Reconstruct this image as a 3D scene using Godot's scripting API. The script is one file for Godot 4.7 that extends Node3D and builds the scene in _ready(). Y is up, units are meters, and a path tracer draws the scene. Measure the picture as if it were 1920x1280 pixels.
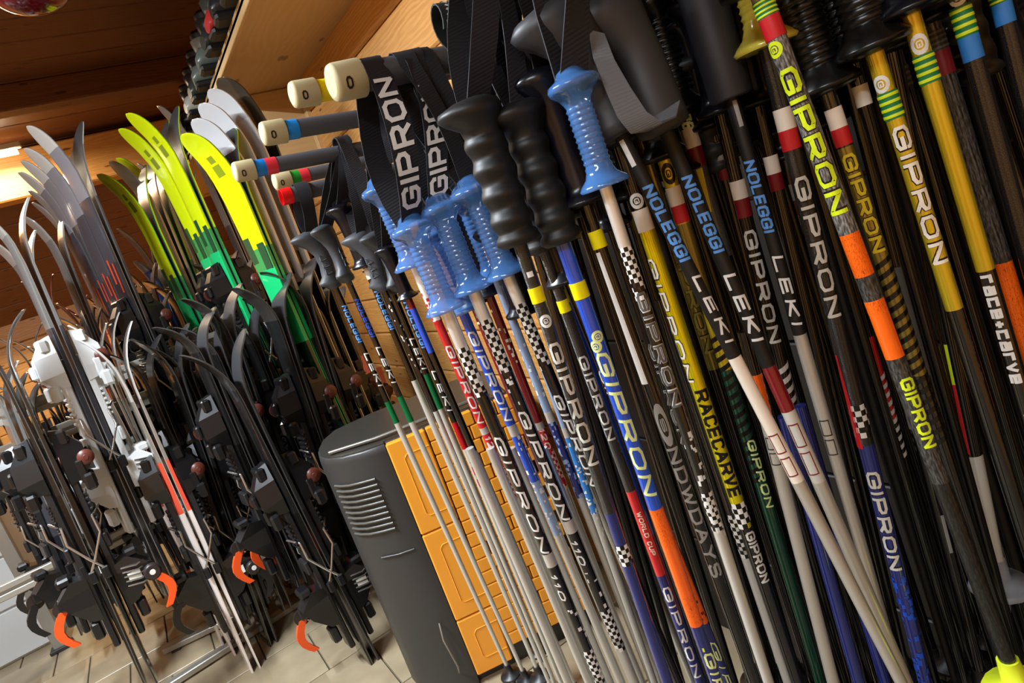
extends Node3D
# Ski hire room: poles hanging from pegs on the right, skis in racks behind, pellet stove between them.

# ---------------------------------------------------------------- lens
const FOCAL := 1220.0
const EYE := Vector3(0, 1.35, 0)
var fwd: Vector3
var rgt: Vector3
var upv: Vector3
var used := {}
var M := {}
var mesh_store := {}
var rng := RandomNumberGenerator.new()

func ray(x, y) -> Vector3:
	return fwd + rgt * ((x - 960.0) / FOCAL) + upv * ((640.0 - y) / FOCAL)
func pt(x, y, d) -> Vector3:
	return EYE + ray(x, y) * d
func on_x(x, y, wx) -> Vector3:
	var r := ray(x, y)
	return EYE + r * ((wx - EYE.x) / r.x)
func on_y(x, y, wy) -> Vector3:
	var r := ray(x, y)
	return EYE + r * ((wy - EYE.y) / r.y)
func on_z(x, y, wz) -> Vector3:
	var r := ray(x, y)
	return EYE + r * ((wz - EYE.z) / r.z)
# the point on the ray through (x, y) that lies closest to the plumb line through a
func plumb(a: Vector3, x, y) -> Vector3:
	var r := ray(x, y)
	var h := Vector2(r.x, r.z)
	var t := h.dot(Vector2(a.x - EYE.x, a.z - EYE.z)) / h.dot(h)
	return EYE + r * t

# ---------------------------------------------------------------- mesh builder
class MB:
	var v := PackedVector3Array()
	var n := PackedVector3Array()
	var c := PackedColorArray()
	var u := PackedVector2Array()
	var ix := PackedInt32Array()
	var T := Transform3D.IDENTITY
	var col := Color(1, 1, 1)
	var us := 1.0
	func lin(k: Color) -> MB:
		col = k.srgb_to_linear()
		return self
	func face(ps: Array) -> void:
		var a: Vector3 = ps[0]
		var nn: Vector3 = (ps[1] - a).cross(ps[2] - a)
		if ps.size() > 3 and nn.length() < 1e-12:
			nn = (ps[2] - a).cross(ps[3] - a)
		nn = nn.normalized()
		var s := v.size()
		var ax := nn.abs()
		var wn := (T.basis * nn).normalized()
		for p: Vector3 in ps:
			v.append(T * p)
			n.append(wn)
			c.append(col)
			if ax.x >= ax.y and ax.x >= ax.z:
				u.append(Vector2(p.z, p.y) * us)
			elif ax.y >= ax.z:
				u.append(Vector2(p.x, p.z) * us)
			else:
				u.append(Vector2(p.x, p.y) * us)
		for k in range(1, ps.size() - 1):
			ix.append(s); ix.append(s + k + 1); ix.append(s + k)
	func box(ce: Vector3, sz: Vector3, b := 0.0) -> void:
		var h := sz / 2.0
		b = minf(b, minf(h.x, minf(h.y, h.z)) * 0.9)
		if b <= 0.0:
			for ax in 3:
				for s in [-1.0, 1.0]:
					var i1 := (ax + 1) % 3
					var i2 := (ax + 2) % 3
					var q := []
					for e in [[-1, -1], [1, -1], [1, 1], [-1, 1]]:
						var p := Vector3()
						p[ax] = s * h[ax]
						p[i1] = e[0] * h[i1] * s
						p[i2] = e[1] * h[i2]
						q.append(ce + p)
					face(q)
			return
		for ax in 3:
			var i1 := (ax + 1) % 3
			var i2 := (ax + 2) % 3
			for s in [-1.0, 1.0]:
				var q := []
				for e in [[-1, -1], [1, -1], [1, 1], [-1, 1]]:
					var p := Vector3()
					p[ax] = s * h[ax]
					p[i1] = e[0] * (h[i1] - b) * s
					p[i2] = e[1] * (h[i2] - b)
					q.append(ce + p)
				face(q)
				for s2 in [-1.0, 1.0]:
					var pa := Vector3(); var pb := Vector3(); var pc := Vector3(); var pd := Vector3()
					pa[i1] = s * h[i1]; pa[i2] = s2 * (h[i2] - b)
					pb[i1] = s * (h[i1] - b); pb[i2] = s2 * h[i2]
					pc = pb; pd = pa
					pa[ax] = -(h[ax] - b); pb[ax] = pa[ax]; pc[ax] = -pa[ax]; pd[ax] = -pa[ax]
					var fq := [ce + pa, ce + pd, ce + pc, ce + pb]
					if s * s2 < 0:
						fq.reverse()
					face(fq)
		for sx in [-1.0, 1.0]:
			for sy in [-1.0, 1.0]:
				for szz in [-1.0, 1.0]:
					var p0 := ce + Vector3(sx * h.x, sy * (h.y - b), szz * (h.z - b))
					var p1 := ce + Vector3(sx * (h.x - b), sy * h.y, szz * (h.z - b))
					var p2 := ce + Vector3(sx * (h.x - b), sy * (h.y - b), szz * h.z)
					face([p0, p1, p2] if sx * sy * szz > 0 else [p0, p2, p1])
	# rings of equal point count; smooth normals from the neighbouring faces
	func loft(rings: Array, closed := true, caps := false, cols := []) -> void:
		var m: int = rings[0].size()
		var s := v.size()
		var ns := PackedVector3Array()
		var pos := PackedVector3Array()
		ns.resize(rings.size() * m)
		for r in rings:
			for p in r:
				pos.append(p)
		var mm := m if closed else m - 1
		var tri := PackedInt32Array()
		for i in rings.size() - 1:
			for j in mm:
				var a := i * m + j
				var b := i * m + (j + 1) % m
				var d := a + m
				var e := b + m
				var nn := (pos[d] - pos[a]).cross(pos[b] - pos[a]) + (pos[b] - pos[e]).cross(pos[d] - pos[e])
				ns[a] += nn; ns[b] += nn; ns[d] += nn; ns[e] += nn
				tri.append_array(PackedInt32Array([s + a, s + b, s + d, s + b, s + e, s + d]))
		for i in rings.size():
			for j in m:
				var k := i * m + j
				v.append(T * pos[k])
				n.append((T.basis * ns[k]).normalized() if ns[k].length_squared() > 1e-24 else Vector3.UP)
				c.append(cols[i] if cols.size() > 0 else col)
				u.append(Vector2(float(j) / m, float(i)) * us)
		ix.append_array(tri)
		if caps:
			var keep := col
			for e in [0, rings.size() - 1]:
				if cols.size() > 0:
					col = cols[e]
				var q: Array = Array(rings[e])
				if e > 0:
					q.reverse()
				face(q)
			col = keep
	func hull(rings: Array) -> void:
		var m: int = rings[0].size()
		for i in rings.size() - 1:
			for j in m:
				face([rings[i][j], rings[i + 1][j], rings[i + 1][(j + 1) % m], rings[i][(j + 1) % m]])
		var q: Array = Array(rings[0]); face(q)
		q = Array(rings[rings.size() - 1]); q.reverse(); face(q)
	# round profile about local Y: rows of [y, r] or [y, r, ox, oz, squash]
	func lathe(rows: Array, seg := 14, caps := true, cols := []) -> void:
		var rs := []
		for w in rows:
			var ring := PackedVector3Array()
			var ox: float = w[2] if w.size() > 2 else 0.0
			var oz: float = w[3] if w.size() > 3 else 0.0
			var sq: float = w[4] if w.size() > 4 else 1.0
			for j in seg:
				var a := TAU * j / seg
				ring.append(Vector3(ox + cos(a) * w[1], w[0], oz + sin(a) * w[1] * sq))
			rs.append(ring)
		loft(rs, true, caps, cols)
	func tube(path: Array, r: float, seg := 8) -> void:
		var rs := []
		var last := Vector3.ZERO
		for i in path.size():
			var d: Vector3 = (path[mini(i + 1, path.size() - 1)] - path[maxi(i - 1, 0)]).normalized()
			var s := d.cross(Vector3.UP if absf(d.y) < 0.9 else Vector3.RIGHT).normalized()
			if last != Vector3.ZERO:
				var s2 := (last - d * last.dot(d)).normalized()
				if s2.length() > 0.5:
					s = s2
			last = s
			var t := d.cross(s)
			var ring := PackedVector3Array()
			for j in seg:
				var a := TAU * j / seg
				ring.append(path[i] + (s * cos(a) + t * sin(a)) * r)
			rs.append(ring)
		loft(rs, true, true)
	# flat band along a path, width along the vectors in ws, with a little thickness
	func ribbon(path: Array, ws: Array, th := 0.0016) -> void:
		var rs := []
		for i in path.size():
			var d: Vector3 = (path[mini(i + 1, path.size() - 1)] - path[maxi(i - 1, 0)]).normalized()
			var w: Vector3 = ws[i] if ws.size() > 1 else ws[0]
			var nn := d.cross(w).normalized() * th / 2.0
			var p: Vector3 = path[i]
			rs.append(PackedVector3Array([p - w + nn, p + w + nn, p + w - nn, p - w - nn]))
		for k in 4:
			var strip := []
			for r in rs:
				strip.append(PackedVector3Array([r[k], r[(k + 1) % 4]]))
			loft(strip, false)
	func prism(poly: Array, y0: float, y1: float) -> void:
		var m := poly.size()
		var lo := []; var hi := []
		for p: Vector2 in poly:
			lo.append(Vector3(p.x, y0, p.y)); hi.append(Vector3(p.x, y1, p.y))
		for k in m:
			face([lo[k], lo[(k + 1) % m], hi[(k + 1) % m], hi[k]])
		var r := lo.duplicate(); r.reverse()
		var t := []; var t2 := []
		var idx := Geometry2D.triangulate_polygon(PackedVector2Array(poly))
		for k in range(0, idx.size(), 3):
			face([hi[idx[k]], hi[idx[k + 1]], hi[idx[k + 2]]])
			face([lo[idx[k]], lo[idx[k + 2]], lo[idx[k + 1]]])
	func mesh() -> ArrayMesh:
		var a := []
		a.resize(Mesh.ARRAY_MAX)
		a[Mesh.ARRAY_VERTEX] = v
		a[Mesh.ARRAY_NORMAL] = n
		a[Mesh.ARRAY_COLOR] = c
		a[Mesh.ARRAY_TEX_UV] = u
		a[Mesh.ARRAY_INDEX] = ix
		var am := ArrayMesh.new()
		am.add_surface_from_arrays(Mesh.PRIMITIVE_TRIANGLES, a)
		return am

# ---------------------------------------------------------------- nodes
func numbered(called: String) -> String:
	if not used.has(called):
		used[called] = 0
		return called
	used[called] += 1
	return "%s_%03d" % [called, used[called]]
func put(mesh: Mesh, called: String, m: Material, parent: Node = self) -> MeshInstance3D:
	var o := MeshInstance3D.new()
	o.mesh = mesh
	o.name = numbered(called) if parent == self else called
	o.material_override = m
	parent.add_child(o, true)
	return o
func build(mb: MB, called: String, m: Material, parent: Node = self) -> MeshInstance3D:
	return put(mb.mesh(), called, m, parent)
func tag(o: Node, label: String, category: String, group := "") -> Node:
	o.set_meta("label", label)
	o.set_meta("category", category)
	if group != "":
		o.set_meta("group", group)
	return o
func thing(called: String, at: Vector3, label: String, category: String, group := "") -> Node3D:
	var o := Node3D.new()
	o.name = numbered(called)
	add_child(o)
	o.position = at
	tag(o, label, category, group)
	return o
func structure(mb: MB, called: String, m: Material, label: String) -> MeshInstance3D:
	var o := build(mb, called, m)
	o.set_meta("kind", "structure")
	o.set_meta("label", label)
	return o

# ---------------------------------------------------------------- materials
func mat(key: String, rough: float, metal := 0.0, opt := {}) -> StandardMaterial3D:
	var m := StandardMaterial3D.new()
	m.albedo_color = opt.get("color", Color.WHITE)
	m.vertex_color_use_as_albedo = opt.get("vc", true)
	m.roughness = rough
	m.metallic = metal
	m.cull_mode = BaseMaterial3D.CULL_DISABLED
	if opt.has("tex"):
		m.albedo_texture = opt.tex
	if opt.has("nrm"):
		m.normal_enabled = true
		m.normal_texture = opt.nrm
		m.normal_scale = opt.get("ns", 1.0)
	if opt.has("coat"):
		m.clearcoat_enabled = true
		m.clearcoat = opt.coat
		m.clearcoat_roughness = 0.08
	if opt.has("uv"):
		m.uv1_scale = opt.uv
	if opt.get("tri", false):
		m.uv1_triplanar = true
	if opt.has("alpha"):
		m.transparency = BaseMaterial3D.TRANSPARENCY_ALPHA
		m.albedo_color.a = opt.alpha
	M[key] = m
	return m
func wood_image(a: Color, b: Color, knot: Color, sd: int) -> ImageTexture:
	var w := 512
	var img := Image.create(w, w, true, Image.FORMAT_RGB8)
	var f1 := FastNoiseLite.new()
	f1.seed = sd; f1.frequency = 0.02
	var f2 := FastNoiseLite.new()
	f2.seed = sd + 5; f2.frequency = 0.006
	var r := RandomNumberGenerator.new()
	r.seed = sd
	var knots := []
	for k in 9:
		knots.append(Vector3(r.randf() * w, r.randf() * w, r.randf_range(3, 7)))
	for y in w:
		for x in w:
			var warp := f2.get_noise_2d(x * 0.4, y) * 40.0
			var yy := y + warp
			var kk := 0.0
			for q: Vector3 in knots:
				var dx := absf(x - q.x); dx = minf(dx, w - dx)
				var dy := absf(y - q.y); dy = minf(dy, w - dy)
				if dx < 60 and dy < 40:
					var e := sqrt(dx * dx * 0.35 + dy * dy)
					yy += 14.0 * exp(-e / 14.0)
					kk = maxf(kk, clampf((q.z - e) / 2.5 + 0.5, 0, 1))
			var g := 0.5 + 0.5 * sin(yy * 0.42 + f1.get_noise_2d(x * 0.12, y * 2.0) * 3.0)
			g = 0.55 * g + 0.45 * (0.5 + 0.5 * f1.get_noise_2d(x * 0.25 + 300, yy * 6.0))
			var c := a.lerp(b, g).lerp(knot, kk * 0.85)
			img.set_pixel(x, y, c)
	img.generate_mipmaps()
	return ImageTexture.create_from_image(img)
func noise_image(a: Color, b: Color, freq: float, sd: int, kind := 0, gain := 1.4, sx := 1.0) -> ImageTexture:
	var w := 256
	var img := Image.create(w, w, true, Image.FORMAT_RGB8)
	var f := FastNoiseLite.new()
	f.seed = sd; f.frequency = freq
	if kind == 1:
		f.noise_type = FastNoiseLite.TYPE_CELLULAR
		f.cellular_return_type = FastNoiseLite.RETURN_DISTANCE2_SUB
	for y in w:
		for x in w:
			var t := f.get_noise_2d(x * sx, y)
			img.set_pixel(x, y, a.lerp(b, clampf((t + 1.0) * gain if kind == 1 else 0.5 + 0.5 * t * gain, 0, 1)))
	img.generate_mipmaps()
	return ImageTexture.create_from_image(img)
func weave_images() -> Array:
	var w := 64
	var img := Image.create(w, w, true, Image.FORMAT_RGB8)
	var hgt := Image.create(w, w, true, Image.FORMAT_RGB8)
	for y in w:
		for x in w:
			var k := fposmod((x + y * 2) / 16.0, 1.0)
			var t := sin(k * PI)
			img.set_pixel(x, y, Color(0.03, 0.03, 0.032).lerp(Color(0.2, 0.2, 0.19), pow(t, 3)))
			hgt.set_pixel(x, y, Color(t, t, t))
	img.generate_mipmaps()
	hgt.bump_map_to_normal_map(3.0)
	hgt.generate_mipmaps()
	return [ImageTexture.create_from_image(img), ImageTexture.create_from_image(hgt)]
func make_materials() -> void:
	var pine := wood_image(Color("c98a45"), Color("e2ad66"), Color("6e3f1c"), 3)
	mat("pine", 0.5, 0, {"tex": pine, "uv": Vector3(0.8, 2.0, 1)})
	mat("ceiling_wood", 0.55, 0, {"tex": wood_image(Color("6a3c1c"), Color("84512a"), Color("3a1e0c"), 11), "uv": Vector3(0.8, 2.0, 1)})
	mat("ply", 0.55, 0, {"tex": wood_image(Color("c4a06c"), Color("cdaa76"), Color("8a6a3e"), 21), "uv": Vector3(0.7, 0.9, 1)})
	mat("tile", 0.32, 0, {"tex": noise_image(Color("94846a"), Color("ab9b7f"), 0.012, 4, 0, 1.8), "uv": Vector3(1.3, 1.3, 1)})
	mat("grout", 0.9, 0, {"color": Color("6f6554")})
	mat("gloss", 0.16, 0.0, {"coat": 1.0})
	mat("matte", 0.55)
	mat("print", 0.3)
	mat("metal", 0.32, 0.5)
	mat("steel", 0.22, 1.0)
	mat("gold", 0.24, 0.6, {"coat": 0.8})
	var wv := weave_images()
	mat("carbon", 0.18, 0.0, {"tex": wv[0], "nrm": wv[1], "coat": 0.8, "uv": Vector3(2, 26, 1)})
	mat("marble", 0.3, 0.0, {"tex": noise_image(Color(0.32, 0.32, 0.33), Color(1, 1, 1), 0.03, 8, 0, 2.2, 3.0), "uv": Vector3(1, 3, 1), "coat": 0.4})
	mat("crack", 0.3, 0.0, {"tex": noise_image(Color(0.12, 0.12, 0.13), Color(1, 1, 1), 0.045, 9, 1, 7.0, 2.2), "uv": Vector3(1, 3, 1), "coat": 0.4})
	mat("sparkle", 0.25, 0.2, {"tex": noise_image(Color(0.1, 0.1, 0.11), Color(0.75, 0.75, 0.78), 0.22, 14, 0, 2.2), "uv": Vector3(1, 3, 1), "coat": 0.6})
	mat("rubber", 0.5, 0.0)
	mat("shiny_rubber", 0.28, 0.0)
	mat("blue_clear", 0.1, 0.0, {"alpha": 0.6, "coat": 0.9})
	mat("yellow_clear", 0.15, 0.0, {"alpha": 0.85})
	mat("webbing", 0.75, 0.0, {"nrm": wv[1], "ns": 0.15})
	mat("tape", 0.4)
	mat("ferrule", 0.7, 0.0, {"color": Color("bdb087"), "vc": false})
	mat("plastic", 0.3)
	mat("stove_grey", 0.42, 0.2, {"color": Color("3a3a3a"), "vc": false})
	mat("ceramic", 0.28, 0.0, {"coat": 0.4})
	mat("alu", 0.4, 0.6, {"color": Color("a8a69e"), "vc": false})
	mat("ski_top", 0.15, 0.0, {"coat": 0.5})
	mat("ski_edge", 0.3, 0.7)
	mat("white_panel", 0.45, 0.0, {"color": Color("c9ced0"), "vc": false})
	mat("glass_red", 0.14, 0.0, {"color": Color("5e0a1a"), "vc": false, "coat": 0.8})

# ---------------------------------------------------------------- lettering (stroke letters laid on a surface)
const GLYPHS := {
	"G": [0.9, [[0.9, 0.76, 0.9, 0.84, 0.74, 1, 0.2, 1, 0, 0.8, 0, 0.2, 0.2, 0, 0.74, 0, 0.9, 0.16, 0.9, 0.46, 0.45, 0.46]]],
	"I": [0.0, [[0, 0, 0, 1]]],
	"P": [0.85, [[0, 0, 0, 1, 0.65, 1, 0.85, 0.85, 0.85, 0.57, 0.65, 0.42, 0, 0.42]]],
	"R": [0.85, [[0, 0, 0, 1, 0.65, 1, 0.85, 0.85, 0.85, 0.6, 0.65, 0.45, 0, 0.45], [0.45, 0.45, 0.85, 0]]],
	"O": [0.9, [[0.2, 0, 0.7, 0, 0.9, 0.2, 0.9, 0.8, 0.7, 1, 0.2, 1, 0, 0.8, 0, 0.2, 0.2, 0]]],
	"N": [0.85, [[0, 0, 0, 1, 0.85, 0, 0.85, 1]]],
	"L": [0.7, [[0, 1, 0, 0, 0.7, 0]]],
	"E": [0.7, [[0.7, 1, 0, 1, 0, 0, 0.7, 0], [0, 0.5, 0.6, 0.5]]],
	"K": [0.75, [[0, 0, 0, 1], [0.75, 1, 0.1, 0.5, 0.75, 0]]],
	"D": [0.85, [[0, 0, 0, 1, 0.62, 1, 0.85, 0.78, 0.85, 0.22, 0.62, 0, 0, 0]]],
	"W": [1.1, [[0, 1, 0.28, 0, 0.55, 0.75, 0.82, 0, 1.1, 1]]],
	"S": [0.75, [[0.75, 0.85, 0.6, 1, 0.15, 1, 0, 0.85, 0, 0.65, 0.15, 0.52, 0.6, 0.48, 0.75, 0.35, 0.75, 0.15, 0.6, 0, 0.15, 0, 0, 0.15]]],
	"A": [0.85, [[0, 0, 0.42, 1, 0.85, 0], [0.18, 0.35, 0.66, 0.35]]],
	"C": [0.75, [[0.75, 0.8, 0.58, 1, 0.18, 1, 0, 0.82, 0, 0.18, 0.18, 0, 0.58, 0, 0.75, 0.2]]],
	"V": [0.8, [[0, 1, 0.4, 0, 0.8, 1]]],
	"Y": [0.8, [[0, 1, 0.4, 0.5, 0.8, 1], [0.4, 0.5, 0.4, 0]]],
	"U": [0.8, [[0, 1, 0, 0.2, 0.18, 0, 0.62, 0, 0.8, 0.2, 0.8, 1]]],
	"0": [0.65, [[0.18, 0, 0.47, 0, 0.65, 0.2, 0.65, 0.8, 0.47, 1, 0.18, 1, 0, 0.8, 0, 0.2, 0.18, 0]]],
	"1": [0.2, [[0, 0.75, 0.2, 1, 0.2, 0]]],
	"2": [0.65, [[0, 0.85, 0.15, 1, 0.5, 1, 0.65, 0.85, 0.65, 0.6, 0, 0, 0.65, 0]]],
	"5": [0.65, [[0.65, 1, 0, 1, 0, 0.55, 0.45, 0.58, 0.65, 0.42, 0.65, 0.15, 0.48, 0, 0, 0]]],
	"7": [0.6, [[0, 1, 0.6, 1, 0.2, 0]]],
	"6": [0.65, [[0.6, 1, 0.2, 1, 0, 0.7, 0, 0.2, 0.15, 0, 0.5, 0, 0.65, 0.15, 0.65, 0.4, 0.5, 0.55, 0, 0.5]]],
	"r": [0.5, [[0, 0, 0, 0.65, 0.5, 0.65]]],
	"a": [0.6, [[0.05, 0.65, 0.6, 0.65, 0.6, 0, 0, 0, 0, 0.36, 0.6, 0.36]]],
	"c": [0.6, [[0.6, 0.65, 0, 0.65, 0, 0, 0.6, 0]]],
	"e": [0.6, [[0.6, 0, 0, 0, 0, 0.65, 0.6, 0.65, 0.6, 0.33, 0, 0.33]]],
	"v": [0.6, [[0, 0.65, 0.3, 0, 0.6, 0.65]]],
	"+": [0.4, [[0, 0.33, 0.4, 0.33], [0.2, 0.12, 0.2, 0.54]]],
	"-": [0.4, [[0, 0.4, 0.4, 0.4]]],
	"d": [0.62, [[0.62, 1, 0.62, 0, 0, 0, 0, 0.65, 0.62, 0.65]]],
	" ": [0.4, []]}
# lay(s, t) -> [point, normal]; s runs along the text in metres, t across it (0 foot, 1 head)
func text_width(txt: String, gap: float) -> float:
	var w := 0.0
	for ch in txt:
		w += GLYPHS[ch][0] + gap
	return w - gap
func letters(mb: MB, txt: String, length: float, height: float, thick: float, lay: Callable, k: Color, gap := 0.42, lift := 0.0004, slant := 0.0) -> void:
	mb.lin(k)
	var sx := length / (text_width(txt, gap) + thick * 0.6)
	var x0 := thick * 0.3
	var hs := thick / 2.0
	for ch in txt:
		var gl: Array = GLYPHS[ch]
		for line: Array in gl[1]:
			for i in range(0, line.size() - 2, 2):
				var a := Vector2((x0 + line[i] + line[i + 1] * slant) * sx, line[i + 1] * height)
				var b := Vector2((x0 + line[i + 2] + line[i + 3] * slant) * sx, line[i + 3] * height)
				var d := (b - a).normalized()
				var q := Vector2(-d.y, d.x) * hs * height
				a -= d * hs * height * 0.7
				b += d * hs * height * 0.7
				var st := maxi(1, int(ceil((b - a).length() / (height * 0.22))))
				for e in st:
					var p := a.lerp(b, float(e) / st)
					var r := a.lerp(b, float(e + 1) / st)
					var pts := []
					for z: Vector2 in [p + q, p - q, r - q, r + q]:
						var L: Array = lay.call(z.x, z.y / height)
						pts.append(L[0] + L[1] * lift)
					mb.face(pts)
		x0 += gl[0] + gap

# ---------------------------------------------------------------- ski poles
const INK := {"k": Color("101112"), "w": Color("e6e6e2"), "s": Color("d2d2cb"), "r": Color("c81e28"), "dr": Color("7c1420"), "y": Color("f2e400"), "l": Color("d8ee2a"), "pl": Color("e4f0a0"), "b": Color("1d4fc0"), "nb": Color("1f2a6e"), "o": Color("ff6a14"), "g": Color("0f7a45"), "dg": Color("0d3f2c"), "gy": Color("9a9a96"), "d": Color("2a2a2a"), "lb": Color("5b9ae6"), "go": Color("dcc62c"), "pg": Color("cdbf6a"), "sb": Color("8fa6c8"), "m": Color("5a1020"), "t": Color("f2e9da"), "ag": Color("565654"), "au": Color("8f8038"), "os": Color("c9c7bc"), "cb": Color("ffffff"), "bb": Color("2f7fd0")}
func ink(k) -> Color:
	return INK[k]

class Shaft:
	var rtop: float
	var len: float
	func r(y: float) -> float:   # y: height above the tip
		var s := clampf((len - y - 0.45) / 0.7, 0, 1)
		return rtop * (1.0 - 0.3 * s)
	func at(y: float, ang: float, lift := 0.0) -> Vector3:
		var q := r(y) + lift
		return Vector3(sin(ang) * q, y, cos(ang) * q)

func patch(mb: MB, sh: Shaft, y0: float, y1: float, a0: float, a1: float, lift: float) -> void:
	var k := maxi(1, int(ceil(absf(a1 - a0) / 0.35)))
	for i in k:
		var p := lerpf(a0, a1, float(i) / k)
		var q := lerpf(a0, a1, float(i + 1) / k)
		mb.face([sh.at(y0, p, lift), sh.at(y0, q, lift), sh.at(y1, q, lift), sh.at(y1, p, lift)])

# grips: profile rows [height, radius, forward x, forward z, squash]; height 0 is where the shaft leaves the grip
func grip_mesh(kind: String) -> Array:
	if mesh_store.has(kind):
		return mesh_store[kind]
	var out := []
	var mb := MB.new()
	match kind:
		"blue", "yellow":
			mb.lin(Color("5287cc") if kind == "blue" else Color("d8c94a"))
			var rows := [[0.0, 0.029], [0.003, 0.031], [0.008, 0.027], [0.014, 0.020], [0.022, 0.0165]]
			for i in 11:
				rows.append([0.025 + i * 0.0068, 0.0168]); rows.append([0.0275 + i * 0.0068, 0.0152])
				rows.append([0.0295 + i * 0.0068, 0.0152])
			rows.append_array([[0.102, 0.017], [0.108, 0.021, 0, 0.003], [0.114, 0.029, 0, 0.006], [0.119, 0.031, 0, 0.007], [0.124, 0.029, 0, 0.007], [0.129, 0.019, 0, 0.004], [0.136, 0.015, 0, 0.002], [0.14, 0.009]])
			mb.lathe(rows, 20)
			out = [mb.mesh(), "blue_clear" if kind == "blue" else "yellow_clear", 0.14]
		"finger":
			mb.lin(Color("17181a"))
			var rows := [[0.0, 0.018], [0.004, 0.023], [0.01, 0.022]]
			for i in 26:
				var y := 0.014 + i * 0.004
				var s := 0.5 - 0.5 * cos(TAU * (y - 0.014) / 0.026)
				rows.append([y, 0.0185 + 0.0028 * s, -0.001 * s, 0.003 * s])
			rows.append_array([[0.122, 0.021, 0, 0.003], [0.13, 0.029, -0.004, 0.006, 0.9], [0.136, 0.033, -0.006, 0.007, 0.85], [0.142, 0.031, -0.006, 0.007, 0.85], [0.147, 0.02, -0.003, 0.004], [0.15, 0.008]])
			mb.lathe(rows, 20)
			out = [mb.mesh(), "rubber", 0.15]
		"smooth":
			mb.lin(Color("141416"))
			mb.lathe([[0.0, 0.016], [0.002, 0.027], [0.006, 0.028], [0.012, 0.021], [0.02, 0.0175], [0.06, 0.0165], [0.095, 0.0185], [0.112, 0.022], [0.122, 0.028, -0.003], [0.128, 0.03, -0.004], [0.134, 0.026, -0.003], [0.138, 0.012]], 18)
			out = [mb.mesh(), "shiny_rubber", 0.138]
		"ribbed":
			mb.lin(Color("131315"))
			var rows := [[0.0, 0.015], [0.003, 0.03], [0.008, 0.031], [0.018, 0.022]]
			for i in 13:
				rows.append([0.022 + i * 0.007, 0.0205]); rows.append([0.0252 + i * 0.007, 0.0178]); rows.append([0.027 + i * 0.007, 0.0178])
			rows.append_array([[0.118, 0.021], [0.126, 0.027, -0.004], [0.134, 0.028, -0.004], [0.14, 0.014]])
			mb.lathe(rows, 18)
			out = [mb.mesh(), "shiny_rubber", 0.14]
		"hooked":
			mb.lin(Color("3c3f43"))
			mb.lathe([[0.0, 0.012], [0.004, 0.017], [0.012, 0.019, -0.004], [0.016, 0.024, -0.008, 0, 0.75], [0.022, 0.023, -0.008, 0, 0.75], [0.034, 0.0175, -0.002, 0, 0.85], [0.06, 0.017, 0.003, 0, 0.85], [0.085, 0.0185, 0.003, 0, 0.85], [0.104, 0.022, -0.003, 0, 0.85], [0.12, 0.03, -0.012, 0, 0.75], [0.128, 0.034, -0.017, 0, 0.7], [0.134, 0.033, -0.018, 0, 0.68], [0.139, 0.024, -0.014, 0, 0.68], [0.142, 0.008, -0.01]], 18)
			out = [mb.mesh(), "rubber", 0.142]
		"big":
			mb.lin(Color("35373a"))
			mb.lathe([[0.0, 0.014], [0.003, 0.024], [0.012, 0.026, -0.001, 0, 0.85], [0.03, 0.0245, 0.001, 0, 0.85], [0.055, 0.023, 0.003, 0, 0.85], [0.075, 0.0225, 0.004, 0, 0.85], [0.09, 0.025, 0.001, 0, 0.85], [0.105, 0.031, -0.005, 0, 0.8], [0.116, 0.037, -0.011, 0, 0.75], [0.124, 0.038, -0.013, 0, 0.72], [0.131, 0.033, -0.011, 0, 0.7], [0.136, 0.018, -0.006, 0, 0.7], [0.138, 0.006]], 22)
			out = [mb.mesh(), "rubber", 0.138]
		"foam":
			mb.lin(Color("232528"))
			mb.lathe([[0.0, 0.017], [0.002, 0.0195], [0.05, 0.0205], [0.1, 0.021], [0.11, 0.024], [0.12, 0.03, -0.005], [0.128, 0.03, -0.006], [0.134, 0.012]], 18)
			out = [mb.mesh(), "rubber", 0.134]
	mesh_store[kind] = out
	return out
func basket_mesh() -> Mesh:
	if not mesh_store.has("basket"):
		var mb := MB.new()
		mb.col = Color.WHITE
		mb.lathe([[0.07, 0.009], [0.045, 0.011], [0.04, 0.028], [0.034, 0.031], [0.032, 0.028], [0.036, 0.012], [0.03, 0.0075], [0.0, 0.0045]], 18)
		mesh_store["basket"] = mb.mesh()
	return mesh_store["basket"]

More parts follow.
